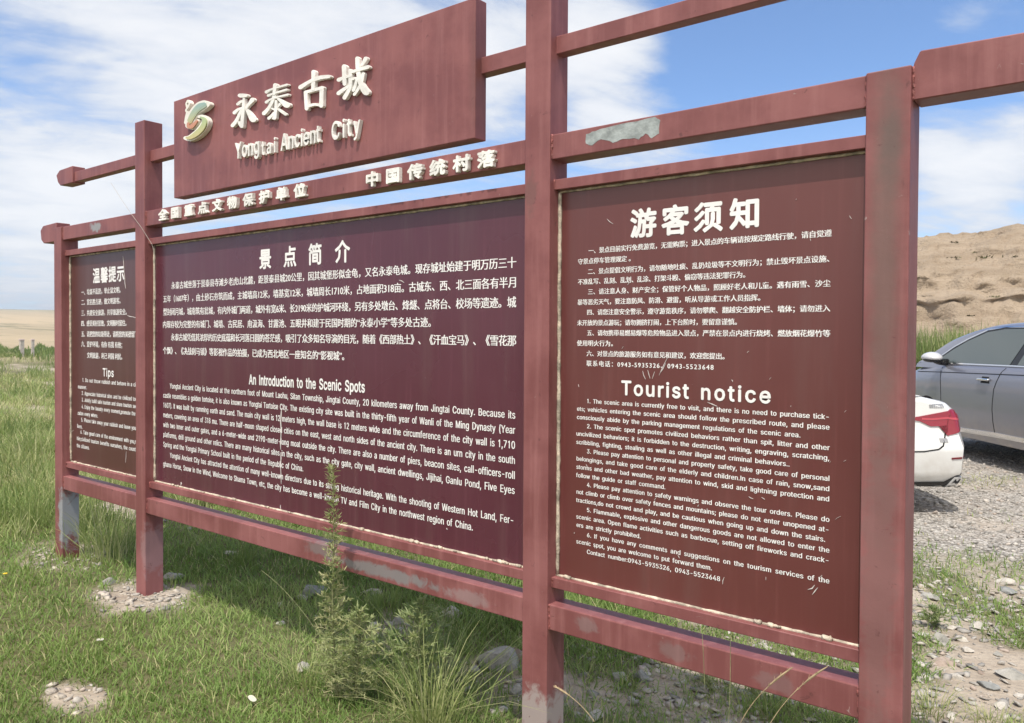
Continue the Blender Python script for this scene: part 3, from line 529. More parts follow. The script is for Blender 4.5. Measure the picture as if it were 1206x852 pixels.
# emblem: white backing with printed colour sweeps
EMB_A = [[(430, 222, 60), (360, 265, 88), (290, 350, 92), (238, 445, 78), (216, 520, 46)], [(470, 240, 70), (420, 290, 60), (350, 345, 46), (290, 430, 60), (255, 520, 88)], [(225, 520, 60), (285, 522, 70), (350, 450, 38)]]
EMB_B = [[(350, 398, 30), (410, 405, 60), (438, 455, 86), (410, 530, 96), (340, 610, 96), (250, 668, 76), (185, 668, 44)]]
EMB_C = [[(225, 200, 26), (245, 235, 20), (222, 285, 20), (200, 320, 18), (215, 350, 26), (205, 395, 26), (190, 480, 26)], [(225, 200, 26), (203, 240, 18), (215, 290, 20)]]
bm = bmesh.new(); strokes(bm, EMB_A + EMB_B, 200, 100, .0939, -.028, -.002); strokes(bm, EMB_C, 200, 100, .0939, -.026, -.002)
emb = link('emblem', bm_mesh(bm), simple('emblem_white_edge', (.80, .77, .70), .5, var=.1), tb)
def grad(name, stops, z0, z1):
    m, T, bs = mat(name)
    S = T.n('ShaderNodeSeparateXYZ', {0: T.n('ShaderNodeNewGeometry').outputs['Position']})
    T.set(bs.inputs['Base Color'], T.ramp(T.mapr(S.outputs[2], z0, z1, smooth=False), stops)); bs.inputs['Roughness'].default_value = .45
    return m
bm = bmesh.new(); strokes(bm, [[(432, 240, 40), (360, 274, 62), (290, 360, 60), (240, 452, 46)], [(440, 262, 36), (350, 335, 20), (285, 420, 30), (250, 470, 40)]], 200, 100, .0939, -.0325, -.0285)
link('emblem_sweep', bm_mesh(bm), grad('emblem_teal_print', [(0, (.52, .40, .20)), (.3, (.46, .48, .28)), (.7, (.30, .42, .38)), (1, (.32, .45, .46))], 2.66, 2.80), emb)
bm = bmesh.new(); strokes(bm, [[(228, 485, 30), (230, 526, 36), (275, 520, 46), (335, 455, 26)]], 200, 100, .0939, -.0345, -.029)
link('emblem_sweep', bm_mesh(bm), grad('emblem_orange_print', [(0, (.58, .28, .16)), (1, (.56, .26, .17))], 2.6, 2.7), emb)
bm = bmesh.new(); strokes(bm, [[(385, 410, 24), (425, 430, 42), (428, 480, 56), (398, 545, 62), (332, 612, 62), (252, 662, 44), (205, 664, 22)]], 200, 100, .0939, -.0345, -.0285)
link('emblem_sweep', bm_mesh(bm), grad('emblem_green_print', [(0, (.56, .50, .24)), (.4, (.45, .52, .26)), (.75, (.38, .50, .30)), (1, (.36, .46, .42))], 2.60, 2.74), emb)

# raised letters on the beam
for body, x0, x1, zc_, em_, xs_, bw in (('全国重点文物保护单位', -2.881, -1.545, 2.2215, .064, 1.42, .0028), ('中国传统村落', -1.122, -.410, 2.2155, .064, 1.38, .0030)):
    gw = em_ * xs_ * .93; step_ = (x1 - x0 - gw) / (len(body) - 1)
    for k, ch in enumerate(body):
        W_ = Writing(); W_.cjk(ch, x0 + k * step_, None, zc_, em_, .0100, (3, bw), .009, xs_); W_.build('raised_character', CAST, beam_bc)

# painted panels -----------------------------------------------------------
YT = .0592
H = Writing(); B = Writing()
for ch, x in zip('游客须知', (.136, .253, .367, .487)):
    H.cjk(ch, x, None, 1.928, .100, YT, (3, .0034)); H.build('heading', LETTER, panels[2]); H = Writing()
for wd_, a, b in (('Tourist', .102, .353), ('notice', .392, .621)):
    H.latin(wd_, a, b, 1.351, .047, YT, (3, .0019)); H.build('heading', LETTER, panels[2]); H = Writing()
cn = [('一、景点目前实行免费游览，无需购票；进入景点的车辆请按规定路线行驶，请自觉遵', -.033, .791, 1.850), ('守景点停车管理规定 。', -.077, .135, 1.814), ('二、景点提倡文明行为，请勿随地吐痰、乱扔垃圾等不文明行为；禁止毁坏景点设施、', -.035, .785, 1.777),
      ('不准乱写、乱刻、乱划、乱涂、打架斗殴、偷窃等违法犯罪行为。', -.077, .536, 1.742), ('三、请注意人身、财产安全；保管好个人物品，照顾好老人和儿童。遇有雨雪、沙尘', -.034, .789, 1.706), ('暴等恶劣天气，要注意防风、防滑、避雷，听从导游或工作人员指挥。', -.078, .584, 1.670),
      ('四、请您注意安全警示，遵守游览秩序，请勿攀爬、翻越安全防护栏、墙体；请勿进入', -.037, .789, 1.634), ('未开放的景点游玩；请勿拥挤打闹，上下台阶时，要留意谨慎。', -.079, .511, 1.597), ('五、请勿携带易燃易爆等危险物品进入景点，严禁在景点内进行烧烤、燃放烟花爆竹等', -.037, .790, 1.5615),
      ('使用明火行为。', -.079, .068, 1.525), ('六、对景点的旅游服务如有意见和建议，欢迎您提出。', -.038, .472, 1.489), ('联系电话：0943-5935326、0943-5523648', -.038, .436, 1.454)]
for tx, a, b, z in cn:
    B.cjk(tx, a, b, z, .0222, YT, (1, .0012))
en = [('1. The scenic area is currently free to visit, and there is no need to purchase tick-', -.037, .792), ('ets; vehicles entering the scenic area should follow the prescribed route, and please', -.078, .792), ('consciously abide by the parking management regulations of the scenic area.', -.078, .710),
      ('2. The scenic spot promotes civilized behaviors rather than spit, litter and other', -.036, .793), ('uncivilized behaviors; it is forbidden to the destruction, writing, engraving, scratching,', -.080, .793), ('scribbling, fighting, stealing as well as other illegal and criminal behaviors..', -.080, .679),
      ('3. Please pay attention to personal and property safety, take good care of personal', -.035, .794), ('belongings, and take good care of the elderly and children.In case of rain, snow,sand', -.079, .794), ('storms and other bad weather, pay attention to wind, skid and lightning protection and', -.079, .794),
      ('follow the guide or staff command.', -.079, .273), ('4. Please pay attention to safety warnings and observe the tour orders. Please do', -.034, .795), ('not climb or climb over safety fences and mountains; please do not enter unopened at-', -.078, .795), ('tractions,do not crowd and play, and be cautious when going up and down the stairs.', -.078, .784),
      ('5. Flammable, explosive and other dangerous goods are not allowed to enter the', -.034, .796), ('scenic area. Open flame activities such as barbecue, setting off fireworks and crack-', -.078, .796), ('ers are strictly prohibited.', -.077, .183),
      ('6. If you have any comments and suggestions on the tourism services of the', -.033, .797), ('scenic spot, you are welcome to put forward them.', -.077, .438), ('Contact number:0943-5935326, 0943-5523648', -.032, .466)]
for i, (tx, a, b) in enumerate(en):
    B.latin(tx, a, b, 1.3215 - i * .02965 - .0075, .0150, YT, (1, .0011))
B.build('notice_text', LETTER, panels[2])

H = Writing(); B = Writing()
for ch, x in zip('景点简介', (-2.002, -1.800, -1.605, -1.410)):
    H.cjk(ch, x, None, 1.928, .106, YT, (3, .0030)); H.build('heading', LETTER, panels[1]); H = Writing()
H.latin('An Introduction to the Scenic Spots', -2.096, -1.204, 1.294, .049, YT, (3, .0019), part=.25)
H.build('heading', LETTER, panels[1])
cn = [('永泰古城坐落于景泰县寺滩乡老虎山北麓，距景泰县城20公里，因其城堡形似金龟，又名永泰龟城。现存城址始建于明万历三十', -2.866, -.356), ('五年（1607年），由土砂石夯筑而成，主城墙高12米，墙基宽12米，城墙周长1710米，占地面积318亩。古城东、西、北三面各有半月', -2.957, -.357),
      ('型封闭月城，城南筑有瓮城，有内外城门两道，城外有宽6米、长2190米的护城河环绕，另有多处墩台、烽燧、点将台、校场等遗迹。城', -2.957, -.355), ('内现存较为完整的有城门、城墙、古民居、甪汲海、甘露池、五眼井和建于民国时期的“永泰小学”等多处古迹。', -2.960, -.801),
      ('永泰古城凭借其浓厚的历史底蕴和长河落日圆的苍茫感，吸引了众多知名导演的目光，随着《西部热土》、《汗血宝马》、《雪花那', -2.871, -.354), ('个飘》、《决战刹马镇》等影视作品的拍摄，已成为西北地区一座知名的“影视城”。', -2.961, -1.347)]
for (tx, a, b), z in zip(cn, (1.827, 1.752, 1.677, 1.604, 1.531, 1.453)):
    B.cjk(tx, a, b, z, .0455, YT, (1, .0022))
en = [('Yongtai Ancient City is located at the northern foot of Mount Laohu, Sitan Township, Jingtai County, 20 kilometers away from Jingtai County. Because its', -2.885, -.355), ('castle resembles a golden tortoise, it is also known as Yongtai Tortoise City. The existing city site was built in the thirty-fifth year of Wanli of the Ming Dynasty (Year', -2.961, -.356),
      ('1607). It was built by ramming earth and sand. The main city wall is 12 meters high, the wall base is 12 meters wide and the circumference of the city wall is 1,710', -2.961, -.355), ('meters, covering an area of 318 mu. There are half-moon shaped closed cities on the east, west and north sides of the ancient city. There is an urn city in the south', -2.961, -.355),
      ('with two inner and outer gates, and a 6-meter-wide and 2190-meter-long moat outside the city. There are also a number of piers, beacon sites, call-officers-roll', -2.961, -.355), ('platforms, drill ground and other relics. There are many historical sites in the city, such as the city gate, city wall, ancient dwellings, Jijihai, Ganlu Pond, Five Eyes', -2.961, -.356),
      ('Spring and the Yongtai Primary School built in the period of the Republic of China.', -2.962, -1.645), ('Yongtai Ancient City has attracted the attention of many well-known directors due to its strong historical heritage. With the shooting of Western Hot Land, Fer-', -2.886, -.359),
      ('ghana Horse, Snow in the Wind, Welcome to Shama Town, etc, the city has become a well-known TV and Film City in the northwest region of China.', -2.962, -.565)]
for i, (tx, a, b) in enumerate(en):
    B.latin(tx, a, b, 1.2515 - i * .0573 - .0155, .0290, YT, (1, .0018))
B.build('notice_text', LETTER, panels[1])

H = Writing(); B = Writing()
for k, ch in enumerate('温馨提示'):
    H.cjk(ch, -3.851 + k * .109, None, 1.923, .104, YT, (3, .0030)); H.build('heading', LETTER, panels[0]); H = Writing()
H.latin('Tips', -3.720, -3.568, 1.277, .050, YT, (3, .0019))
H.build('heading', LETTER, panels[0])
for tx, a, b, z in [('一、垃圾不乱扔，举止显文明。', -4.022, -3.479, 1.823), ('二、赏名胜古迹，做文明游客。', -4.022, -3.479, 1.756), ('三、共建安全旅游，共享旅游安全。', -4.023, -3.400, 1.685), ('四、感受美好景致，文明随时留住。', -4.024, -3.403, 1.616),
                    ('五、请把您的垃圾带走，请将您的美德留下。', -4.024, -3.245, 1.546), ('六、爱护环境，有你 有我 有他；', -4.025, -3.459, 1.479), ('文明旅游，利己 利国 利民。', -3.942, -3.458, 1.406)]:
    B.cjk(tx, a, b, z, .0420, YT, (1, .0026))
for tx, a, b, z in [('1. Do not throw rubbish and behave in a civilized', -4.014, -3.185, 1.240), ('manner.', -4.079, -3.948, 1.193), ('2. Appreciate historical sites and be civilized tourists.', -4.024, -3.205, 1.152), ('3. Jointly build safe tourism and share tourism security.', -4.024, -3.205, 1.108),
                    ('4. Enjoy the beauty every moment,promote the civili-', -4.025, -3.190, 1.062), ('zation every where.', -4.085, -3.789, 1.016), ('5. Please take away your rubbish and leave your good', -4.033, -3.185, .974), ('lives.', -4.093, -4.014, .927),
                    ('6. Take good care of the environment with you,me and', -4.045, -3.185, .891), ('him;civilized tourism benefits ourselves, the country and', -4.099, -3.185, .844), ('the citizens.', -4.099, -3.912, .796)]:
    B.latin(tx, a, b, z - .012, .0255, YT, (1, .0022))
B.build('notice_text', LETTER, panels[0])

# scratches in the paint of the panels
def scratches(parent, segs):
    bm = bmesh.new()
    for (x0, z0, x1, z1, wd) in segs:
        a, b = Vector((x0, z0)), Vector((x1, z1)); d = (b - a).normalized(); nv = Vector((-d.y, d.x))
        n = max(2, int((b - a).length / .03)); pl = []; pr = []
        for k in range(n + 1):
            f = k / n; c = a.lerp(b, f) + nv * random.uniform(-wd, wd) * .5; ww = wd * random.uniform(.3, 1) * (.3 if k in (0, n) else 1)
            pl.append(c + nv * ww * .5); pr.append(c - nv * ww * .5)
        add_prism(bm, [(p.x, p.y) for p in pl + pr[::-1]], .0583, .0602)
    for f in bm.faces: f.material_index = 1
    bm.from_mesh(parent.data); me = bm_mesh(bm, 'text_panel'); me.materials.append(parent.data.materials[0]); me.materials.append(SCRATCH); parent.data = me
def px2(u0, v0, u1, v1, wd):
    a, b = pix_on(u0, v0, .06), pix_on(u1, v1, .06); return (a.x, a.z, b.x, b.z, wd)
scratches(panels[1], [px2(331.5, 481, 331, 530, .010), px2(331, 533, 331, 570, .008), px2(331, 595, 331, 600, .009), px2(213, 568, 213.5, 572, .012), px2(526, 622, 527, 624, .006), px2(470, 330, 476, 333, .004)])
sg = [px2(784, 428, 778, 440, .004), px2(787, 420, 776, 442, .003), px2(757, 437, 760, 447, .003), px2(763, 436, 766, 446, .0025), px2(771, 438, 768, 446, .003), px2(715, 258, 722, 264, .003), px2(1001, 254, 1003, 258, .003), px2(882, 585, 887, 588, .003), px2(897, 586, 901, 588, .003), px2(833, 474, 845, 479, .003), px2(853, 680, 851, 688, .003), px2(952, 695, 960, 690, .004), px2(957, 701, 963, 692, .003), px2(984, 612, 990, 608, .002), px2(741, 333, 739, 336, .003), px2(681, 453, 682, 456, .003)]
for k in range(26):
    x, z = random.uniform(-.1, .85), random.uniform(.75, 2.0); sg.append((x, z, x + random.uniform(-.008, .008), z - random.uniform(.003, .01), random.uniform(.0012, .003)))
scratches(panels[2], sg)
scratches(panels[0], [px2(145, 302, 148, 340, .006), px2(150, 372, 160, 374, .008), px2(82, 510, 87, 507, .006), px2(149, 532, 148, 545, .005)])

# thin dry stalk of wire tied at the second post
bm = bmesh.new()
q = [pix_on(u, v, -.004) for u, v in ((131, 216), (141, 232), (153, 250), (167, 269), (179, 288))]
add_tube(bm, [(p.x, p.y, p.z) for p in q] + [(q[-1].x + .012, .004, q[-1].z - .05), (q[-1].x + .01, .012, q[-1].z - .32)], .0011, 5)
wr = link('wire', bm_mesh(bm), simple('pale_wire', (.42, .38, .34), .6)); tag(wr, 'thin pale wire sticking up beside the second post from the left', 'wire')
# ------------------------------------------------------------------ terrain
def h_ground(x, y):
    x = np.asarray(x, float); y = np.asarray(y, float)
    d = np.hypot(x - CAM.x, y - CAM.y)
    h = (fbm(x * 1.1, y * 1.1, 4, 3) - .5) * .05 * np.clip(d / 4, .3, 1)
    h += (fbm(x * .22, y * .22, 3, 9) - .5) * .10 * sstep(4, 10, d)
    side = sstep(.2, .6, -(x - CAM.x) / np.maximum(d, .1))           # the far slope lies to the left
    h += sstep(60, 520, d) * 12.5 * side * (.9 + .35 * fbm(x * .006, y * .006, 3, 21))
    h += sstep(500, 1400, d) * 16 * side * fbm(x * .002 + 4, y * .002, 3, 31)
    return h
def lot_mask(x, y):
    n = (fbm(x * 1.3, y * 1.3, 4, 41) - .5) * 1.1
    return sstep(3.0, 4.6, y + n * 1.5) * sstep(-.25, .35, x + .75 + .55 * (y - 1.6) + n)
def rubble_mask(x, y):
    n = (fbm(x * 1.1, y * 1.1, 4, 51) - .5) * 1.0
    m = sstep(-.95, -.45, x + n * .8) * sstep(.15, .6, y + n * .5)
    m = np.maximum(m, .75 * sstep(.45, .15, np.hypot((x + 1.35) / 1.6, (y - .55) / .6) * .6 + n * .25))
    for (cx, cy, rx, ry) in ((-4.24, .02, .46, .26), (-3.10, -.02, .44, .27), (-2.05, -.83, .26, .12), (-.2, -.02, .3, .2), (.95, .05, .3, .25), (-5.6, 1.0, .9, .25), (-7.4, 2.8, 1.6, .35), (-10, 5.2, 2.6, .5), (-14, 4.0, 4.0, .5), (-22, 8, 6, .8), (-6.2, -.3, .7, .16), (-34, 12, 10, 1.5)):
        m = np.maximum(m, sstep(1.15, .65, np.hypot((x - cx) / rx, (y - cy) / ry) + n * .9 + (fbm(x * 5, y * 5, 3, 57) - .5) * 1.1))
    return m * (1 - lot_mask(x, y))
def patch_noise(x, y):
    return fbm(x * 2.1, y * 2.1, 4, 61)

rad_ = np.concatenate([[0], .3 * 1.021 ** np.arange(0, 411)])
seg_ = 520
th = np.linspace(0, 2 * np.pi, seg_, endpoint=False)
gx = CAM.x + rad_[:, None] * np.cos(th)[None]; gy = CAM.y + rad_[:, None] * np.sin(th)[None]
gz = h_ground(gx, gy)
V = np.stack([gx, gy, gz], -1).reshape(-1, 3)
i_, j_ = np.meshgrid(np.arange(len(rad_) - 1), np.arange(seg_), indexing='ij')
jn = (j_ + 1) % seg_
Q = np.stack([i_ * seg_ + j_, (i_ + 1) * seg_ + j_, (i_ + 1) * seg_ + jn, i_ * seg_ + jn], -1).reshape(-1, 4)
gm = fast_mesh('ground', V, Q[seg_:])
for p_ in (): pass
attr(gm, 'lot', lot_mask(V[:, 0], V[:, 1])); attr(gm, 'rubble', rubble_mask(V[:, 0], V[:, 1]) * (1 - .75 * sstep(.44, .54, patch_noise(V[:, 0], V[:, 1]))))
gm.shade_smooth()

m, T, bs = mat('earth_and_gravel')
P = T.n('ShaderNodeNewGeometry').outputs['Position']
lot = T.n('ShaderNodeAttribute', attribute_name='lot').outputs['Fac']; rub = T.n('ShaderNodeAttribute', attribute_name='rubble').outputs['Fac']
nA = T.noise(P, 5, 6, .65); nB = T.noise(P, 38, 5, .7); nC = T.noise(P, .35, 4, .6)
soil = T.mix(T.mapr(nA, .3, .7), (.085, .10, .036), (.15, .145, .068))
soil = T.mix(T.mapr(nB, .35, .75), soil, (.15, .125, .075))
dirt = T.mix(T.mapr(nA, .3, .72), (.32, .265, .21), (.47, .405, .33))
dirt = T.mix(T.math('MULTIPLY', T.mapr(nB, .5, .75), .6), dirt, (.20, .165, .135))
vor = T.n('ShaderNodeTexVoronoi', {'Vector': P, 'Scale': 42.0, 'Randomness': 1.0})
vor2 = T.n('ShaderNodeTexVoronoi', {'Vector': P, 'Scale': 17.0, 'Randomness': 1.0})
stone = T.n('ShaderNodeSeparateXYZ', {0: vor.outputs['Color']}).outputs[0]
grav = T.ramp(stone, [(0, (.17, .155, .14)), (.35, (.33, .31, .285)), (.7, (.45, .42, .385)), (1, (.58, .55, .51))])
grav = T.mix(T.math('MULTIPLY', T.mapr(vor.outputs['Distance'], .35, .75), .6), grav, (.14, .125, .11))
grav = T.mix(T.mapr(T.noise(P, 1.1, 4, .6), .45, .72, 0, .6), grav, (.44, .37, .30))
col = T.mix(rub, soil, dirt); col = T.mix(lot, col, grav)
# far away: pale steppe in long bands
D = T.vm('DISTANCE', P, tuple(CAM))
S = T.n('ShaderNodeSeparateXYZ', {0: P})
band = T.noise(T.vm('MULTIPLY', P, (.004, .03, .03)), 1.0, 5, .6)
far = T.ramp(band, [(.25, (.20, .19, .11)), (.45, (.36, .29, .19)), (.6, (.44, .35, .23)), (.8, (.27, .24, .15))])
spk = T.noise(T.vm('MULTIPLY', P, (.03, .10, .10)), 1.0, 7, .7)
far = T.mix(T.mapr(spk, .52, .66, 0, .75), far, (.15, .15, .085))
far_hazed = T.mix(T.mapr(D, 260, 520), far, (.25, .25, .20))  # farthest ground greyed with distance, haze put into its colour
col = T.mix(T.mapr(D, 34, 75), col, T.mix(T.mapr(nC, .3, .7), far, far_hazed) if False else far_hazed)
T.set(bs.inputs['Base Color'], col); bs.inputs['Roughness'].default_value = .95; bs.inputs['Specular IOR Level'].default_value = .2
hgt = T.math('ADD', T.math('MULTIPLY', T.math('SUBTRACT', 1.0, vor.outputs['Distance']), .5), T.math('ADD', T.math('MULTIPLY', T.math('SUBTRACT', 1.0, vor2.outputs['Distance']), .6), nB))
T.set(bs.inputs['Normal'], T.n('ShaderNodeBump', {'Strength': .7, 'Distance': .018, 'Height': hgt}))
g = link('ground', gm, m); tag(g, 'wide dry ground of soil, rubble and gravel under the sign and the cars', 'ground', kind='structure')

# ------------------------------------------------------------------ earth bank behind the cars
ds = Vector((.99, .14, 0)).normalized(); db = Vector((-.14, .99, 0)).normalized()
ns, nb = 420, 190
s_ = np.linspace(-17, 60, ns)[:, None]; b_ = np.linspace(0, 1, nb)[None]
topz = (6.45 + .075 * np.clip(s_, -10, 30)) * sstep(-17, -8.5, s_) + (fbm(s_ * .35, s_ * 0 + 2, 4, 71) - .5) * .45
dep = 29 + 17 * b_ + 1.5 * (fbm(s_ * .12, b_ * 3, 3, 72) - .5) + 22 * np.clip(b_ - .80, 0, 1) * 2
bb = np.clip(b_ / .80, 0, 1)
prof = .10 * sstep(0, .10, bb) + .22 * sstep(.05, .55, bb) + .20 * sstep(.34, .52, bb) + .16 * sstep(.5, .68, bb + .04 * (fbm(s_ * .3, bb * 0, 3, 75) - .5)) + .32 * sstep(.55, 1, bb)
zz_ = topz * prof
rough_ = (fbm(s_ * .55, bb * 9, 5, 73) - .5) + .5 * (fbm(s_ * 2.3, bb * 34, 4, 78) - .5) * sstep(.3, .45, bb) * sstep(.75, .6, bb)
gul = np.abs(fbm(s_ * .8 + bb * 1.3, bb * 2.2, 4, 74) - .5)
dep = dep + rough_ * 1.6 + gul * 2.2 * np.sin(np.pi * bb) - .35 * sstep(.02, .0, np.abs(bb - .47 + .05 * (fbm(s_ * .4, s_ * 0, 3, 77) - .5)))
zz_ = zz_ + (fbm(s_ * 1.7, bb * 22, 4, 76) - .5) * .55 * sstep(0, .1, bb) - .06
bx = CAM.x + ds.x * s_ + db.x * dep; by = CAM.y + ds.y * s_ + db.y * dep
V = np.stack([bx, by, zz_ + 0 * bx], -1).reshape(-1, 3)
i_, j_ = np.meshgrid(np.arange(ns - 1), np.arange(nb - 1), indexing='ij')
Q = np.stack([i_ * nb + j_, (i_ + 1) * nb + j_, (i_ + 1) * nb + j_ + 1, i_ * nb + j_ + 1], -1).reshape(-1, 4)
em = fast_mesh('earth_bank', V, Q)
m, T, bs = mat('eroded_loess')
P = T.n('ShaderNodeNewGeometry').outputs['Position']; S = T.n('ShaderNodeSeparateXYZ', {0: P})
lay = T.noise(T.vm('MULTIPLY', P, (.25, .25, 2.6)), 1.0, 6, .65, .4)
f = T.noise(P, 1.6, 6, .65); f2 = T.noise(P, 9, 5, .7)
col = T.mix(T.mapr(lay, .3, .7), (.325, .255, .185), (.43, .345, .26))
col = T.mix(T.math('MULTIPLY', T.mapr(f, .5, .75), .5), col, (.30, .22, .15))
col = T.mix(T.math('MULTIPLY', T.mapr(f2, .56, .70), .75), col, (.20, .14, .095))
col = T.mix(T.mapr(T.noise(P, 3.2, 4, .7), .66, .74, 0, .5), col, (.11, .11, .06))
T.set(bs.inputs['Base Color'], col); bs.inputs['Roughness'].default_value = 1; bs.inputs['Specular IOR Level'].default_value = .1
T.set(bs.inputs['Normal'], T.n('ShaderNodeBump', {'Strength': .9, 'Distance': .35, 'Height': T.math('ADD', f, T.math('MULTIPLY', f2, .4))}))
em.shade_smooth()
eb = link('earth_bank', em, m); tag(eb, 'high tan eroded earth bank rising behind the parked cars', 'earth bank', kind='structure')
bank_bvh = BVHTree.FromObject(eb, bpy.context.evaluated_depsgraph_get())

# ------------------------------------------------------------------ grass
def grass_mat(name, stops, trans=.35, dry=(.45, .38, .22)):
    m, T, bs = mat(name)
    tint = T.n('ShaderNodeAttribute', attribute_name='tint').outputs['Fac']
    P = T.n('ShaderNodeNewGeometry').outputs['Position']
    c = T.ramp(tint, stops)
    c = T.mix(T.mapr(T.noise(P, .9, 4, .6), .42, .7, 0, .35), c, (.27, .33, .10))
    T.set(bs.inputs['Base Color'], c); bs.inputs['Roughness'].default_value = .55; bs.inputs['Specular IOR Level'].default_value = .25
    tr = T.n('ShaderNodeBsdfTranslucent', {0: T.mix(.4, c, (.34, .46, .08))})
    mx = T.n('ShaderNodeMixShader', {0: trans, 1: bs, 2: tr})
    o = [n for n in m.node_tree.nodes if n.type == 'OUTPUT_MATERIAL'][0]
    T.set(o.inputs[0], mx)
    return m
GRASS = grass_mat('lawn_blades', [(0, (.105, .180, .042)), (.4, (.205, .310, .085)), (.75, (.330, .420, .145)), (.92, (.50, .48, .24)), (1, (.48, .42, .25))])
FIELD = grass_mat('field_blades', [(0, (.11, .165, .048)), (.35, (.25, .305, .105)), (.6, (.43, .43, .21)), (.85, (.58, .54, .33)), (1, (.58, .52, .34))])

def blades(x, y, h, wd, lean, tint, z=None, curl=.5, az=None):
    n = len(x)
    if az is None: az = rng.uniform(0, 2 * np.pi, n)
    if z is None: z = h_ground(x, y)
    dx, dy = np.cos(az), np.sin(az); fa = az + rng.uniform(.6, 2.5, n); px, py = np.cos(fa), np.sin(fa)
    V = np.empty((n, 7, 3), np.float32)
    for k, (t_, ww) in enumerate(((0, 1.0), (.38, .85), (.74, .55), (1.0, 0))):
        ln = lean * h * (t_ * (1 - curl) + curl * t_ * t_)
        zz = z - .006 + h * t_ * (1 - .28 * np.minimum(lean, 1.4) * t_)
        cx, cy = x + dx * ln, y + dy * ln
        if k < 3:
            V[:, 2 * k, 0] = cx - px * wd * ww / 2; V[:, 2 * k, 1] = cy - py * wd * ww / 2; V[:, 2 * k, 2] = zz
            V[:, 2 * k + 1, 0] = cx + px * wd * ww / 2; V[:, 2 * k + 1, 1] = cy + py * wd * ww / 2; V[:, 2 * k + 1, 2] = zz
        else:
            V[:, 6, 0] = cx; V[:, 6, 1] = cy; V[:, 6, 2] = zz
    base = (np.arange(n) * 7)[:, None, None]
    Tt = np.array([[0, 1, 3], [0, 3, 2], [2, 3, 5], [2, 5, 4], [4, 5, 6]])[None] + base
    return V.reshape(-1, 3), Tt.reshape(-1, 3), np.repeat(tint, 7)

def polar(n, r0, r1, a0=YAW - R(40), a1=YAW + R(44)):
    r = r0 * np.exp(rng.uniform(0, 1, n) * math.log(r1 / r0)); a = rng.uniform(a0, a1, n)
    return CAM.x - np.sin(a) * r, CAM.y + np.cos(a) * r, r

x, y, r = polar(520000, 1.3, 34)
keep_p = (1 - lot_mask(x, y) * (1 - .05 * (patch_noise(x * .6, y * .6) > .56))) * (1 - rubble_mask(x, y) * (1 - .85 * sstep(.44, .54, patch_noise(x, y))))
dn = fbm(x * 1.7, y * 1.7, 3, 81)
k = rng.uniform(0, 1, len(x)) < keep_p * (.55 + .6 * dn)
x, y, r, dn = x[k], y[k], r[k], dn[k]
back_ = sstep(.12, .45, y) * sstep(.4, -.3, x); fld = np.maximum(sstep(-4.6, -6.2, x + .35 * y), sstep(7, 11, r))
tall = fbm(x * .8, y * .8, 3, 83)
h = (.030 + .040 * rng.uniform(0, 1, len(x)) ** 1.5) * (1 + .7 * back_ * tall) * (1 + fld * (.5 + 1.7 * tall)) * (.75 + .5 * dn) * (.55 + .95 * fbm(x * 4.5, y * 4.5, 2, 88))
wd = .0026 * (1 + r * .26)
tint = np.clip(.40 + (fbm(x * .9, y * .9, 3, 85) - .5) * .9 + (fbm(x * 5, y * 5, 2, 86) - .5) * .5 + rng.normal(0, .13, len(x)) + fld * (.20 + .75 * (fbm(x * .35, y * .35, 3, 87) - .35)), 0, 1)
dry = rng.uniform(0, 1, len(x)) < .10 + .20 * fld; tint[dry] = rng.uniform(.85, 1, dry.sum())
V, Tt, tn = blades(x, y, h, wd, rng.uniform(.15, 1.2, len(x)), tint)
me = fast_mesh('lawn_grass', V, Tt); attr(me, 'tint', tn)
lg = link('lawn_grass', me, GRASS); tag(lg, 'short green grass growing round the sign posts', 'grass', kind='stuff')

# long field grass in tussocks to the left and behind
cx_, cy_, cr = polar(3600, 5.0, 70, YAW - R(6), YAW + R(46))
ok = (lot_mask(cx_, cy_) < .1) & ((cx_ < -4.9) | (cy_ > 2.2)) & (rng.uniform(0, 1, len(cx_)) < .25 + .9 * fbm(cx_ * .45, cy_ * .45, 3, 91) ** 1.5) & (rubble_mask(cx_, cy_) < .5)
cx_, cy_, cr = cx_[ok], cy_[ok], cr[ok]
nper = 46
H0 = rng.uniform(.12, .52, len(cx_)) * (.7 + .6 * fbm(cx_ * .3, cy_ * .3, 3, 92)) * (.65 + .35 * sstep(5, 9, cr))
tt0 = np.clip((fbm(cx_ * .35, cy_ * .35, 3, 93) - .5) * 2.2 + .52 + rng.normal(0, .18, len(cx_)), 0, 1)
x = np.repeat(cx_, nper) + rng.normal(0, .07, len(cx_) * nper) * (1 + np.repeat(cr, nper) * .05); y = np.repeat(cy_, nper) + rng.normal(0, .07, len(cx_) * nper) * (1 + np.repeat(cr, nper) * .05)
h = np.repeat(H0, nper) * rng.uniform(.45, 1.15, len(x)); rr = np.repeat(cr, nper)
tint = np.clip(np.repeat(tt0, nper) + rng.normal(0, .16, len(x)), 0, 1)
V, Tt, tn = blades(x, y, h, .0040 * (1 + rr * .10), rng.uniform(.1, .9, len(x)), tint, curl=.8)
me = fast_mesh('field_grass', V, Tt); attr(me, 'tint', tn)
fg = link('field_grass', me, FIELD); tag(fg, 'long yellow-green field grass in clumps on the open ground left of the sign', 'grass', kind='stuff')

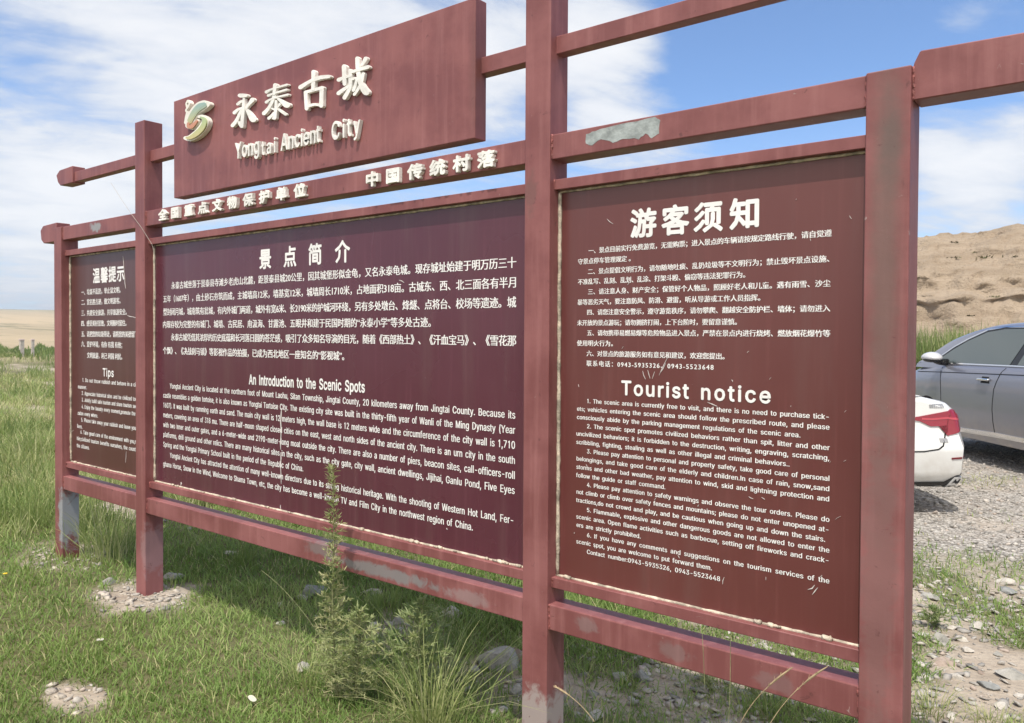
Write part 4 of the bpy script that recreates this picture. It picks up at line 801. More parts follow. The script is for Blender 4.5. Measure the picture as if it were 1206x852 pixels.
# line of dark scrub across the field, reeds in front of the earth bank
def mass(name, label, cat, x, y, h, wd, tint, m, lean=.5):
    V, Tt, tn = blades(x, y, h, wd, rng.uniform(.05, lean, len(x)), tint, curl=.7)
    me = fast_mesh(name, V, Tt); attr(me, 'tint', tn)
    o = link(name, me, m); tag(o, label, cat, kind='stuff'); return o
n = 42000
a = YAW + rng.uniform(R(12), R(44), n); rr = 62 + 24 * (fbm(a * 60, a * 0, 3, 95) - .3) + rng.normal(0, 5, n)
x, y = CAM.x - np.sin(a) * rr, CAM.y + np.cos(a) * rr
h = (.22 + .95 * fbm(a * 150, a * 0 + 3, 4, 96) ** 1.8) * rng.uniform(.4, 1.1, n)
mass('field_scrub', 'dark green scrub strip crossing the field far left', 'scrub', x, y, h, .10, np.clip(rng.normal(.12, .12, n), 0, 1), FIELD)
n = 9000
a = YAW - R(31) + rng.uniform(-R(14), R(8), n); rr = rng.uniform(19.5, 25, n)
x, y = CAM.x - np.sin(a) * rr, CAM.y + np.cos(a) * rr
cl = fbm(x * .9, y * .9, 3, 97)
h = (1.35 + 1.0 * cl) * rng.uniform(.55, 1.12, n)
mass('reed_strip', 'tall green reeds at the foot of the earth bank', 'reeds', x, y, h, .035, np.clip(rng.normal(.30, .2, n), 0, 1), FIELD, .35)
# scrub dots on the bank
pts = []
for k in range(420):
    s = random.uniform(-14, 40); d_ = random.uniform(33, 49)
    o_ = Vector((CAM.x + ds.x * s + db.x * d_, CAM.y + ds.y * s + db.y * d_, 30))
    hit = bank_bvh.ray_cast(o_, Vector((0, 0, -1)))
    if hit[0] and (hit[0].z > 4.5 or random.random() < .30):
        pts.append(hit[0])
pa = np.array([tuple(p) for p in pts]); nb_ = 34
sc_ = np.repeat(rng.uniform(.05, .22, len(pa)), nb_)
x = np.repeat(pa[:, 0], nb_) + rng.normal(0, 1, len(sc_)) * sc_; y = np.repeat(pa[:, 1], nb_) + rng.normal(0, 1, len(sc_)) * sc_
V, Tt, tn = blades(x, y, sc_ * rng.uniform(.4, .9, len(x)), .07, rng.uniform(.4, 1.6, len(x)), rng.uniform(0, 1, len(x)), z=np.repeat(pa[:, 2], nb_) - .03)
me = fast_mesh('bank_scrub', V, Tt); attr(me, 'tint', tn)
SCRUB = grass_mat('dark_scrub', [(0, (.07, .06, .035)), (.5, (.11, .10, .05)), (1, (.17, .14, .08))], .1)
for nd in SCRUB.node_tree.nodes:
    if nd.type == 'MIX': nd.inputs[0].default_value = 0.0
tag(link('bank_scrub', me, SCRUB), 'small dark scrub dotted over the earth bank', 'scrub', kind='stuff')

# ------------------------------------------------------------------ stones
def ico():
    bm = bmesh.new(); bmesh.ops.create_icosphere(bm, subdivisions=1, radius=1)
    v = np.array([tuple(p.co) for p in bm.verts]); f = np.array([[q.index for q in p.verts] for p in bm.faces]); bm.free(); return v, f
IV, IF = ico()
def pebbles(name, x, y, size, label, cat, m, flat=.55, sink=.25, rough=.16):
    n = len(x)
    sc = np.stack([size * rng.uniform(.7, 1.4, n), size * rng.uniform(.5, 1.1, n), size * flat * rng.uniform(.5, 1.2, n)], 1)
    jit = 1 + rng.normal(0, rough, (n, len(IV), 1))
    v = IV[None] * jit * sc[:, None, :]
    a = rng.uniform(0, 2 * np.pi, n); ca, sa = np.cos(a)[:, None], np.sin(a)[:, None]
    tx, ty = rng.normal(0, .22, n)[:, None], rng.normal(0, .22, n)[:, None]
    X = v[..., 0] * ca - v[..., 1] * sa; Y = v[..., 0] * sa + v[..., 1] * ca; Z = v[..., 2] + v[..., 0] * tx + v[..., 1] * ty
    V = np.stack([X + x[:, None], Y + y[:, None], Z + (h_ground(x, y) + size * flat * (.8 - sink))[:, None]], -1).reshape(-1, 3)
    F = (IF[None] + (np.arange(n) * len(IV))[:, None, None]).reshape(-1, 3)
    me = fast_mesh(name, V, F); attr(me, 'tint', np.repeat(rng.uniform(0, 1, n), len(IV)))
    o = link(name, me, m); tag(o, label, cat, kind='stuff'); return o
m, T, bs = mat('field_stone')
tint = T.n('ShaderNodeAttribute', attribute_name='tint').outputs['Fac']; P = T.n('ShaderNodeNewGeometry').outputs['Position']
c = T.ramp(tint, [(0, (.22, .21, .195)), (.3, (.32, .30, .275)), (.6, (.42, .39, .35)), (.85, (.53, .49, .44)), (1, (.40, .32, .265))])
c = T.mix(T.mapr(T.noise(P, 60, 4, .7), .4, .75, 0, .45), c, (.17, .155, .14))
T.set(bs.inputs['Base Color'], c); bs.inputs['Roughness'].default_value = .9; bs.inputs['Specular IOR Level'].default_value = .25
STONES = m
x, y, r = polar(90000, 2.2, 16, YAW - R(40), YAW + R(20))
k = rng.uniform(0, 1, len(x)) < lot_mask(x, y) * .8
x, y, r = x[k], y[k], r[k]
pebbles('lot_gravel', x, y, (.0045 + .012 * rng.uniform(0, 1, len(x)) ** 5) * (1 + r * .06), 'grey crushed gravel covering the parking lot', 'gravel', STONES)
x, y, r = polar(26000, 2.0, 9)
k = rng.uniform(0, 1, len(x)) < rubble_mask(x, y) * (.35 + .8 * sstep(.45, .6, fbm(x * 2.5, y * 2.5, 3, 99)))
x, y, r = x[k], y[k], r[k]
pebbles('stone_rubble', x, y, (.004 + .022 * rng.uniform(0, 1, len(x)) ** 7) * (1 + r * .03), 'pale stone chips lying round the posts and behind the right panel', 'rubble', STONES, .45)

n = 9000
x = rng.uniform(-.6, 2.6, n); y = rng.uniform(.5, 3.6, n)
k = (rng.uniform(0, 1, n) < rubble_mask(x, y) * .9 * (.25 + .75 * sstep(.40, .58, fbm(x * 1.6, y * 1.6, 3, 103))) * sstep(-.9, .5, x))
x, y = x[k], y[k]
pebbles('stone_chips', x, y, .005 + .030 * rng.uniform(0, 1, len(x)) ** 5, 'flat angular grey stone chips strewn on the dirt right of the sign', 'stone chips', STONES, .30, .35, .26)
x, y, r = polar(20000, 2.4, 7.5, YAW - R(40), YAW - R(5))
k = rng.uniform(0, 1, len(x)) < rubble_mask(x, y) * sstep(.50, .60, fbm(x * 1.9, y * 1.9, 4, 105)) * .9
x, y, r = x[k], y[k], r[k]
V, Tt, tn = blades(x, y, .02 + .055 * rng.uniform(0, 1, len(x)) ** 2, .0035 * (1 + r * .15), rng.uniform(.3, 1.6, len(x)), np.clip(rng.normal(.5, .2, len(x)), 0, 1))
me = fast_mesh('rough_grass', V, Tt); attr(me, 'tint', tn)
tag(link('rough_grass', me, GRASS), 'patchy low grass growing through the rubble right of the sign', 'grass', kind='stuff')

xs_, ys_ = [], []
for (cx, cy, rx, ry, nn_) in ((-4.24, .02, .40, .20, 260), (-3.10, -.02, .38, .20, 340), (-2.05, -.83, .2, .1, 60), (-.2, -.02, .25, .16, 60)):
    a = rng.uniform(0, 2 * np.pi, nn_); q = rng.uniform(0, 1, nn_) ** .6
    xs_.append(cx + rx * q * np.cos(a)); ys_.append(cy + ry * q * np.sin(a))
x, y = np.concatenate(xs_), np.concatenate(ys_)
pebbles('footing_rubble', x, y, .004 + .024 * rng.uniform(0, 1, len(x)) ** 4, 'pale broken mortar and stone chips heaped round the post feet', 'rubble', simple('pale_mortar_chip', (.40, .355, .30), .95, var=.35, vscale=25, bump=.5), .45, .5, .30)
# ------------------------------------------------------------------ parked cars
GLASS = simple('dark_car_glass', (.085, .105, .105), .05, spec=.8)
CHROME = simple('chrome_trim', (.75, .76, .78), .15, metal=1.0)
RUBBER = simple('black_rubber', (.018, .018, .019), .8)
BLACK = simple('black_gloss_trim', (.012, .012, .013), .25)
SEAM_SHADE = simple('dark_seam_and_shade', (.012, .012, .013), .9)
ALLOY = simple('wheel_alloy', (.45, .46, .48), .3, metal=.9)
RED = simple('red_lamp_plastic', (.27, .010, .022), .12, coat=.6)
REDD = simple('dark_red_reflector', (.16, .015, .02), .3)

def car_paint(name, col, metal):
    m, T, bs = mat(name)
    P = T.n('ShaderNodeNewGeometry').outputs['Position']; S = T.n('ShaderNodeSeparateXYZ', {0: P})
    dust = T.math('MULTIPLY', T.mapr(S.outputs[2], .75, .25), T.mapr(T.noise(P, 7, 5, .65), .3, .7, .15, .55))
    T.set(bs.inputs['Base Color'], T.mix(dust, col, (.42, .37, .31)))
    T.set(bs.inputs['Metallic'], T.math('MULTIPLY', T.math('SUBTRACT', 1.0, dust), metal))
    bs.inputs['Roughness'].default_value = .38; bs.inputs['Coat Weight'].default_value = .8; bs.inputs['Coat Roughness'].default_value = .06
    return m

class Car:
    def __init__(s, name, label, origin, st, gh, wb, slope, base, paint, wheels):
        s.root = empty(name, origin, math.atan2(FH.y, FH.x)); tag(s.root, label, 'car')
        s.paint = paint
        x, hw, zb, zs, zc = [np.array(a, float) for a in st]
        xs = np.unique(np.concatenate([x, np.linspace(x[0], x[-1], 40)]))
        def sm(a): return np.interp(xs, x, a)
        hw, zb, zs, zc = sm(hw), sm(zb), sm(zs), sm(zc)
        bm = bmesh.new(); rings = []
        for i, X in enumerate(xs):
            H, B, Z, C = hw[i], zb[i], zs[i], zc[i]; d = C - Z
            half = [(0, B), (.5 * H, B), (.80 * H, B), (.93 * H, B + .03), (.975 * H, B + .13), (.995 * H, B + .30), (H, B + (Z - B) * .55), (.99 * H, Z - .17), (.972 * H, Z - .05), (.935 * H, Z), (.86 * H, Z + .45 * d), (.65 * H, Z + .80 * d), (.32 * H, Z + .96 * d), (0, C)]
            loop = half + [(-a, b) for a, b in half[-2:0:-1]]
            wr = max(0, 1 - X / .55)
            ring = []
            for (a, b) in loop:
                ox = wr * (-.075 * sstep(.74, .58, b) * sstep(.2, .34, b) + .10 * max(0, b - .74))
                ring.append(bm.verts.new((X + ox, a, b)))
            rings.append(ring)
        n = len(rings[0])
        for i in range(len(rings) - 1):
            for k in range(n):
                bm.faces.new((rings[i][k], rings[i + 1][k], rings[i + 1][(k + 1) % n], rings[i][(k + 1) % n]))
        for rg in (rings[0], rings[-1]):
            hN = n // 2
            for k in range(hN):
                a, b, c, d = rg[k], rg[k + 1], rg[(n - k - 1) % n], rg[(n - k) % n]
                vs = []
                for v in (a, b, c, d):
                    if v not in vs: vs.append(v)
                if len(vs) >= 3: bm.faces.new(vs)
        bmesh.ops.recalc_face_normals(bm, faces=bm.faces)
        me = bpy.data.meshes.new('body'); bm.to_mesh(me); bm.free()
        s.body = link('body', me, paint, s.root, world=False)
        # wheel arches
        bm = bmesh.new(); R0 = wheels[2] + .055
        for wx in wheels[:2]:
            for sy in (-1, 1):
                rg = [[bm.verts.new((wx + R0 * math.cos(a), sy * yy, wheels[2] + R0 * math.sin(a))) for a in np.linspace(0, 2 * np.pi, 40, endpoint=False)] for yy in (.62, 1.2)]
                for k in range(40): bm.faces.new((rg[0][k], rg[1][k], rg[1][(k + 1) % 40], rg[0][(k + 1) % 40]))
                bm.faces.new(rg[0]); bm.faces.new(rg[1][::-1])
        bmesh.ops.recalc_face_normals(bm, faces=bm.faces)
        cm = bpy.data.meshes.new('cut'); bm.to_mesh(cm); bm.free(); cut = bpy.data.objects.new('cut', cm); COL.objects.link(cut)
        cut.matrix_world = s.root.matrix_basis.copy(); cut.parent = s.root; cut.matrix_world = Matrix(); cut.location = (0, 0, 0); cut.rotation_euler = (0, 0, 0); cut.matrix_parent_inverse = Matrix()
        md = s.body.modifiers.new('b', 'BOOLEAN'); md.object = cut; md.operation = 'DIFFERENCE'; md.solver = 'EXACT'
        new = eval_mesh(s.body); s.body.modifiers.clear(); old = s.body.data; s.body.data = new; new.name = 'body'; bpy.data.meshes.remove(old); bpy.data.objects.remove(cut)
        new.materials.clear(); new.materials.append(paint)
        for p in new.polygons: p.use_smooth = True
        new.set_sharp_from_angle(angle=R(38))
        # cabin shell
        gx_, gz_ = [np.array(a, float) for a in gh]
        gxs = np.linspace(gx_[0], gx_[-1], 44)
        gz = np.interp(gxs, gx_, gz_)
        k3 = np.convolve(np.pad(gz, 2, mode='edge'), [.1, .2, .4, .2, .1], 'valid'); gz = k3
        s.S = lambda z: wb - (z - base) * slope
        bm = bmesh.new(); rings = []
        for X, Z in zip(gxs, gz):
            zt = max(base - .04, Z - .075); St = s.S(zt)
            half = [(s.S(base - .06), base - .06), (s.S((zt + base) / 2), (zt + base) / 2), (St, zt), (St - .035, zt + (Z - zt) * .45), (St * .82, zt + (Z - zt) * .82), (St * .45, zt + (Z - zt) * .97), (0, Z)]
            rings.append([bm.verts.new((X, a, b)) for a, b in half] + [bm.verts.new((X, -a, b)) for a, b in half[-2::-1]])
        n = len(rings[0])
        for i in range(len(rings) - 1):
            for k in range(n - 1):
                bm.faces.new((rings[i][k], rings[i + 1][k], rings[i + 1][k + 1], rings[i][k + 1]))
        for rg in (rings[0], rings[-1]): bm.faces.new(rg)
        s.cabin = link('cabin_roof', bm_mesh(bm, smooth=True), paint, s.root, world=False)
        s.cabin.data.set_sharp_from_angle(angle=R(40))
        s.bvh = []
        for o in (s.body, s.cabin):
            s.bvh.append(BVHTree.FromPolygons([v.co.copy() for v in o.data.vertices], [tuple(p.vertices) for p in o.data.polygons]))
        wr_ = wheels[2]
        for wx in wheels[:2]:
            for sy in (-1, 1):
                bm = bmesh.new(); prof = [(.0, .60 * wr_), (.02, .70 * wr_), (.005, .78 * wr_), (.0, .90 * wr_), (.03, wr_), (.19, wr_), (.22, .90 * wr_), (.22, .62 * wr_)]
                rg = [[bm.verts.new((wx + r * math.cos(a), sy * (.90 - yy), wr_ + r * math.sin(a))) for a in np.linspace(0, 2 * np.pi, 40, endpoint=False)] for yy, r in prof]
                for i in range(len(rg) - 1):
                    for k in range(40): bm.faces.new((rg[i][k], rg[i + 1][k], rg[i + 1][(k + 1) % 40], rg[i][(k + 1) % 40]))
                ty = link('wheel', bm_mesh(bm, smooth=True), RUBBER, s.root, world=False)
                bm = bmesh.new()
                for k in range(5):
                    a = k * 2 * math.pi / 5
                    add_tube(bm, [(wx + .05 * math.cos(a), sy * .885, wr_ + .05 * math.sin(a)), (wx + .64 * wr_ * math.cos(a + .12), sy * .875, wr_ + .64 * wr_ * math.sin(a + .12))], [.035, .045], 6)
                    add_tube(bm, [(wx + .05 * math.cos(a), sy * .885, wr_ + .05 * math.sin(a)), (wx + .64 * wr_ * math.cos(a - .2), sy * .875, wr_ + .64 * wr_ * math.sin(a - .2))], [.03, .035], 6)
                cyl = [(wx + .66 * wr_ * math.cos(t_), sy * .86, wr_ + .66 * wr_ * math.sin(t_)) for t_ in np.linspace(0, 2 * np.pi, 33)]
                add_tube(bm, cyl, .022, 6, cap=False)
                link('rim', bm_mesh(bm, smooth=True), ALLOY, ty, world=False)
        link('underbody', box_mesh(x[0] + .35, x[-1] - .35, -.60, .60, zb.min() + .02, zb.min() + .16), RUBBER, s.root, world=False)
    def decal(s, name, poly, m, view, off=.005, parent=None, fine=.05, label=None):
        """polygon seen along an axis laid on the bodywork: view 'rear' (y, z), 'left'/'right' (x, z), 'front' (y, z)"""
        bm = bmesh.new()
        f = bm.faces.new([bm.verts.new((a, b, 0)) for a, b in poly])
        bmesh.ops.triangulate(bm, faces=[f], quad_method='BEAUTY', ngon_method='BEAUTY')
        for _ in range(5):
            lg_ = [e for e in bm.edges if e.calc_length() > fine]
            if not lg_: break
            bmesh.ops.subdivide_edges(bm, edges=lg_, cuts=1); bmesh.ops.triangulate(bm, faces=bm.faces)
        D = {'rear': Vector((1, 0, 0)), 'front': Vector((-1, 0, 0)), 'left': Vector((0, -1, 0)), 'right': Vector((0, 1, 0))}[view]
        for v in bm.verts:
            a, b = v.co.x, v.co.y
            o = {'rear': Vector((-3, a, b)), 'front': Vector((9, a, b)), 'left': Vector((a, 4, b)), 'right': Vector((a, -4, b))}[view]
            best = None
            for bv in s.bvh:
                h = bv.ray_cast(o, D)
                if h[0] is not None and (best is None or h[3] < best[0]): best = (h[3], h[0], h[1])
            if best is None:
                for bv in s.bvh:
                    h = bv.find_nearest(o + D * 4)
                    if h[0] is not None and (best is None or h[3] < best[0]): best = (h[3], h[0], h[1])
            nrm = best[2] if best[2].dot(D) < 0 else -best[2]
            v.co = best[1] + nrm * off
        bd = [e for e in bm.edges if len(e.link_faces) == 1]
        ex = bmesh.ops.extrude_edge_only(bm, edges=bd)
        for v in [q for q in ex['geom'] if isinstance(q, bmesh.types.BMVert)]: v.co = v.co + D * (off + .012)
        me = bm_mesh(bm, smooth=True); me.set_sharp_from_angle(angle=R(40))
        return link(name, me, m, parent or s.root, world=False)
    def strip(s, name, pts, wd, m, view, off=.003, parent=None):
        L = []; Rr = []
        for i, p in enumerate(pts):
            a, b = Vector(pts[max(i - 1, 0)]), Vector(pts[min(i + 1, len(pts) - 1)]); d = (b - a).normalized(); nv = Vector((-d.y, d.x)) * wd / 2
            p = Vector(p); L.append(tuple(p + nv)); Rr.append(tuple(p - nv))
        return s.decal(name, L + Rr[::-1], m, view, off, parent)
    def sides(s, name, poly, m, off=.005, strip=None):
        out_ = []
        for vw in ('left', 'right'):
            out_.append(s.strip(name, poly, strip, m, vw, off) if strip else s.decal(name, poly, m, vw, off))
        return out_

# ---- grey family car, seen from its left
o_ = CAM + FH * 7.0 + Rv * 6.70; o_.z = 0
x = [0, .06, .2, .5, 1.0, 1.6, 2.4, 3.2, 3.75, 4.15, 4.5, 4.75, 4.87, 4.9]
grey = Car('grey_car', 'metallic grey car seen from its left side, parked on gravel beyond the white car', o_,
           (x, [.82, .89, .93, .95, .96, .96, .96, .96, .955, .945, .91, .83, .70, .62], [.34, .31, .27, .26, .255, .255, .255, .255, .255, .255, .27, .30, .33, .36],
            [1.02, 1.10, 1.15, 1.19, 1.205, 1.21, 1.205, 1.19, 1.165, 1.12, 1.04, .93, .84, .80], [1.10, 1.17, 1.22, 1.25, 1.26, 1.26, 1.26, 1.25, 1.24, 1.20, 1.12, 1.0, .9, .85]),
           ([.05, .30, .55, .9, 1.6, 2.36, 2.83, 3.18, 3.64, 4.25], [1.20, 1.48, 1.64, 1.715, 1.755, 1.759, 1.738, 1.682, 1.557, 1.235]), .885, .36, 1.20, car_paint('grey_metallic_paint', (.25, .25, .29), .5), (.98, 3.85, .35))
front_w = [(3.66, 1.285), (3.45, 1.40), (3.20, 1.51), (2.84, 1.625), (2.51, 1.660), (1.98, 1.662), (2.18, 1.238), (3.68, 1.222)]
rear_w = [(1.87, 1.660), (1.30, 1.645), (.86, 1.585), (.98, 1.25), (2.04, 1.240)]
quart = [(.80, 1.570), (.48, 1.47), (.62, 1.28), (.90, 1.255)]
for vw in ('left', 'right'):
    grey.decal('window_surround', [(3.72, 1.275), (3.45, 1.425), (3.19, 1.53), (2.84, 1.645), (2.51, 1.678), (1.3, 1.664), (.84, 1.602), (.44, 1.48), (.60, 1.235), (3.74, 1.212)], BLACK, vw, .003)
    for pw in (front_w, rear_w, quart):
        grey.decal('window', pw, GLASS, vw, .007)
    grey.strip('window_trim', [(3.76, 1.265), (3.45, 1.435), (3.19, 1.542), (2.84, 1.656), (2.51, 1.688), (1.3, 1.675), (.84, 1.612), (.42, 1.48)], .016, CHROME, vw, .010)
    grey.strip('belt_trim', [(3.62, 1.212), (2.2, 1.226), (.58, 1.236)], .016, CHROME, vw, .012)
    grey.strip('shoulder_crease_shade', [(4.2, 1.075), (3.5, 1.095), (2.4, 1.122), (1.2, 1.15), (.3, 1.15)], .010, SEAM_SHADE, vw, .002)  # flat dark strip painting in the shade line of the body crease
    for sm_ in ([(2.20, 1.20), (2.26, 1.12), (2.35, .945), (2.37, .70), (2.34, .43)], [(1.02, 1.20), (1.08, 1.0), (1.30, .80), (1.42, .43)], [(3.55, 1.16), (3.50, .8), (3.46, .43)]):
        grey.strip('door_seam', sm_, .011, SEAM_SHADE, vw, .0022)
    grey.decal('sill_trim', [(3.42, .392), (2.35, .430), (1.48, .432), (1.42, .385), (2.35, .372), (3.42, .340)], CHROME, vw, .008)
    sy = 1 if vw == 'left' else -1
    for hx in (2.42, 1.22):
        bm = bmesh.new(); add_box(bm, hx, hx + .24, sy * .965 - .012, sy * .965 + .022, 1.035, 1.066, .010, 2); grey_h = link('door_handle', bm_mesh(bm, smooth=True), CHROME, grey.root, world=False)
        grey.decal('handle_recess_shade', [(hx + .02, 1.005), (hx + .20, 1.005), (hx + .18, 1.085), (hx + .04, 1.085)], SEAM_SHADE, vw, .0016)  # flat dark patch standing in for shade in the handle hollow
    # wing mirror
    bm = bmesh.new(); bmesh.ops.create_uvsphere(bm, u_segments=24, v_segments=14, radius=1)
    for v in bm.verts:
        v.co = Vector((3.53 + v.co.x * .15 * (1 - .25 * v.co.z), sy * (1.065 + v.co.y * .125), 1.290 + v.co.z * (.075 if v.co.z > 0 else .05)))
    mr = link('wing_mirror', bm_mesh(bm, smooth=True), simple('mirror_silver', (.50, .50, .52), .3, coat=.6), grey.root, world=False)
    bm = bmesh.new(); bmesh.ops.create_uvsphere(bm, u_segments=24, v_segments=12, radius=1)
    for v in bm.verts:
        v.co = Vector((3.52 + v.co.x * .127, sy * (1.062 + v.co.y * .12), 1.262 + v.co.z * .040))
    link('mirror_base', bm_mesh(bm, smooth=True), BLACK, mr, world=False)
    bm = bmesh.new(); add_tube(bm, [(3.50, sy * .86, 1.225), (3.50, sy * .99, 1.235), (3.51, sy * 1.04, 1.25)], [.05, .04, .035], 8); link('mirror_arm', bm_mesh(bm, smooth=True), BLACK, mr, world=False)
grey.decal('windscreen', [(-.66, 1.30), (.66, 1.30), (.56, 1.64), (-.56, 1.64)], GLASS, 'front', .006)
grey.decal('rear_window', [(-.62, 1.30), (.62, 1.30), (.54, 1.60), (-.54, 1.60)], GLASS, 'rear', .006)
for sy in (-1, 1):
    grey.decal('tail_light', [(sy * .45, .92), (sy * .90, .96), (sy * .91, 1.06), (sy * .45, 1.03)], RED, 'rear', .008)
    grey.decal('headlight', [(sy * .45, .72), (sy * .76, .76), (sy * .78, .85), (sy * .45, .80)], CHROME, 'front', .006)
grey.decal('grille', [(-.38, .50), (.38, .50), (.42, .78), (-.42, .78)], BLACK, 'front', .006)

# ---- white saloon, seen from behind
o_ = CAM + FH * 6.86 + Rv * 3.06; o_.z = 0
x = [0, .06, .2, .5, 1.0, 1.6, 2.4, 3.2, 3.7, 4.1, 4.45, 4.7, 4.82, 4.85]
white = Car('white_car', 'white saloon car seen from behind with red tail lamp, half hidden by the right post', o_,
            (x, [.86, .905, .930, .938, .94, .935, .935, .935, .93, .92, .89, .80, .68, .60], [.26, .245, .22, .20, .19, .19, .19, .19, .19, .19, .20, .22, .25, .28],
             [.875, .915, .935, .945, .955, .955, .95, .94, .925, .90, .83, .73, .66, .62], [1.015, 1.050, 1.050, 1.04, 1.03, 1.03, 1.03, 1.03, 1.02, .98, .91, .80, .70, .66]),
            ([.60, .95, 1.4, 1.9, 2.4, 2.75, 3.2, 3.75], [1.00, 1.18, 1.37, 1.45, 1.46, 1.44, 1.28, .98]), .84, .42, .95, car_paint('white_pearl_paint', (.70, .70, .685), .0), (1.05, 3.9, .33))
for vw in ('left', 'right'):
    white.decal('window_surround', [(3.35, 1.0), (3.0, 1.20), (2.6, 1.345), (2.0, 1.375), (1.5, 1.34), (1.0, 1.15), (.98, 1.03), (2, .985)], BLACK, vw, .003)
    white.decal('window', [(3.25, 1.01), (2.95, 1.19), (2.58, 1.325), (2.22, 1.35), (2.18, 1.0)], GLASS, vw, .007); white.decal('window', [(2.12, 1.35), (1.55, 1.33), (1.22, 1.20), (1.25, 1.04), (2.08, 1.0)], GLASS, vw, .007)
    for sm_ in ([(2.16, .93), (2.18, .6), (2.16, .33)], [(1.22, .93), (1.28, .75), (1.50, .33)], [(3.3, .91), (3.25, .33)]):
        white.strip('door_seam', sm_, .009, SEAM_SHADE, vw, .002)
    sy = 1 if vw == 'left' else -1
    for hx in (2.28, 1.30):
        bm = bmesh.new(); add_box(bm, hx, hx + .2, sy * .935 - .01, sy * .935 + .018, .83, .858, .008, 2); link('door_handle', bm_mesh(bm, smooth=True), white.paint, white.root, world=False)
    bm = bmesh.new(); bmesh.ops.create_uvsphere(bm, u_segments=20, v_segments=12, radius=1)
    for v in bm.verts: v.co = Vector((3.12 + v.co.x * .11, sy * (1.0 + v.co.y * .11), 1.04 + v.co.z * .075))
    link('wing_mirror', bm_mesh(bm, smooth=True), white.paint, white.root, world=False)
white.decal('rear_window', [(-.60, 1.08), (.60, 1.08), (.48, 1.37), (-.48, 1.37)], GLASS, 'rear', .006)
white.decal('windscreen', [(-.62, 1.06), (.62, 1.06), (.50, 1.38), (-.50, 1.38)], GLASS, 'front', .006)
for sy in (-1, 1):
    tl = white.decal('tail_light', [(sy * a, b) for a, b in [(.36, .842), (.51, .862), (.68, .894), (.816, .921), (.872, .900), (.905, .86), (.908, .757), (.84, .722), (.749, .693), (.756, .787), (.68, .778), (.607, .776), (.512, .822)]], RED, 'rear', .010, fine=.03)
    white.strip('lamp_bar', [(sy * .53, .842), (sy * .62, .838), (sy * .755, .850), (sy * .895, .830)], .016, simple('lamp_bright_red', (.50, .07, .09), .15), 'rear', .013, tl)
    white.strip('lamp_seam', [(sy * .752, .79), (sy * .765, .85), (sy * .80, .915)], .006, REDD, 'rear', .0125, tl)
    white.strip('lid_seam', [(sy * .757, .785), (sy * .725, .69), (sy * .688, .614), (sy * .64, .585), (sy * .516, .566), (sy * .02, .556)], .011, SEAM_SHADE, 'rear', .0025)
    white.decal('reflector', [(sy * .755, .498), (sy * .93, .512), (sy * .93, .528), (sy * .755, .514)], REDD, 'rear', .006)
    white.decal('lower_trim', [(sy * .02, .255), (sy * .88, .255), (sy * .905, .30), (sy * .90, .372), (sy * .80, .362), (sy * .70, .305), (sy * .02, .29)], BLACK, 'rear', .005)
    ex = white.decal('exhaust_trim', [(sy * .715, .262), (sy * .875, .262), (sy * .895, .348), (sy * .785, .348)], simple('exhaust_chrome', (.72, .72, .72), .4, metal=.5), 'rear', .018)
    white.decal('exhaust_opening', [(sy * .745, .275), (sy * .862, .275), (sy * .878, .333), (sy * .79, .333)], SEAM_SHADE, 'rear', .022, ex)
    white.decal('headlight', [(sy * .40, .58), (sy * .72, .62), (sy * .76, .70), (sy * .40, .66)], CHROME, 'front', .006)
BADGE = simple('grey_badge', (.34, .34, .35), .35, metal=.5)
def badge(y0, y1, z, hgt, n):
    for k in range(n):
        a = y0 + (y1 - y0) * k / n; b = a + (y1 - y0) / n * .72
        white.decal('badge_letter', [(a, z), (b, z), (b, z + hgt), (a, z + hgt)], BADGE, 'rear', .006)
badge(-.735, -.60, .940, .026, 7); badge(-.738, -.665, .640, .034, 4)
white.decal('spoiler_lip', [(-.66, 1.025), (.66, 1.025), (.60, 1.045), (-.60, 1.045)], white.paint, 'rear', .012)
# ------------------------------------------------------------------ single stones
def rock(name_label, px, size, seed, flat=.6, m=None, group=None, cat='stone', elong=1.0):
    p = pix_ground(*px)
    r_ = random.Random(seed)
    bm = bmesh.new(); bmesh.ops.create_icosphere(bm, subdivisions=4, radius=1)
    # cut by random planes for broken slab faces
    for k in range(20):
        n = Vector((r_.uniform(-1, 1), r_.uniform(-1, 1), r_.uniform(-.9, 1))).normalized(); d = r_.uniform(.45, .82)
        for v in bm.verts:
            e = v.co.dot(n) - d
            if e > 0: v.co -= n * e
    rz = r_.uniform(0, 6.28)
    for v in bm.verts:
        c = v.co
        w_ = .022 * math.sin(c.x * 7 + seed) * math.sin(c.y * 6 + seed * 2) + .02 * math.sin(c.z * 13 + seed) * math.sin(c.x * 15)
        c *= 1 + w_
        v.co = Vector((c.x * size * elong, c.y * size * .78, c.z * size * flat))
    me = bm_mesh(bm); 
    for q in me.polygons: q.use_smooth = True
    me.set_sharp_from_angle(angle=R(14))
    o = link('stone', me, m); o.location = (p.x, p.y, float(h_ground(p.x, p.y)) + size * flat * .22); o.rotation_euler = (r_.uniform(-.15, .15), r_.uniform(-.15, .15), rz)
    tag(o, name_label, cat, group); return o
def stone_mat(name, a, b):
    m, T, bs = mat(name)
    P = T.n('ShaderNodeNewGeometry').outputs['Position']
    c = T.mix(T.mapr(T.noise(P, 9, 6, .7), .35, .68), a, b)
    c = T.mix(T.mapr(T.noise(P, 70, 4, .7), .5, .8, 0, .5), c, tuple(x * .45 for x in a))
    T.set(bs.inputs['Base Color'], c); bs.inputs['Roughness'].default_value = .9; bs.inputs['Specular IOR Level'].default_value = .25
    T.set(bs.inputs['Normal'], T.n('ShaderNodeBump', {'Strength': .6, 'Distance': .01, 'Height': T.noise(P, 55, 6, .7)}))
    return m
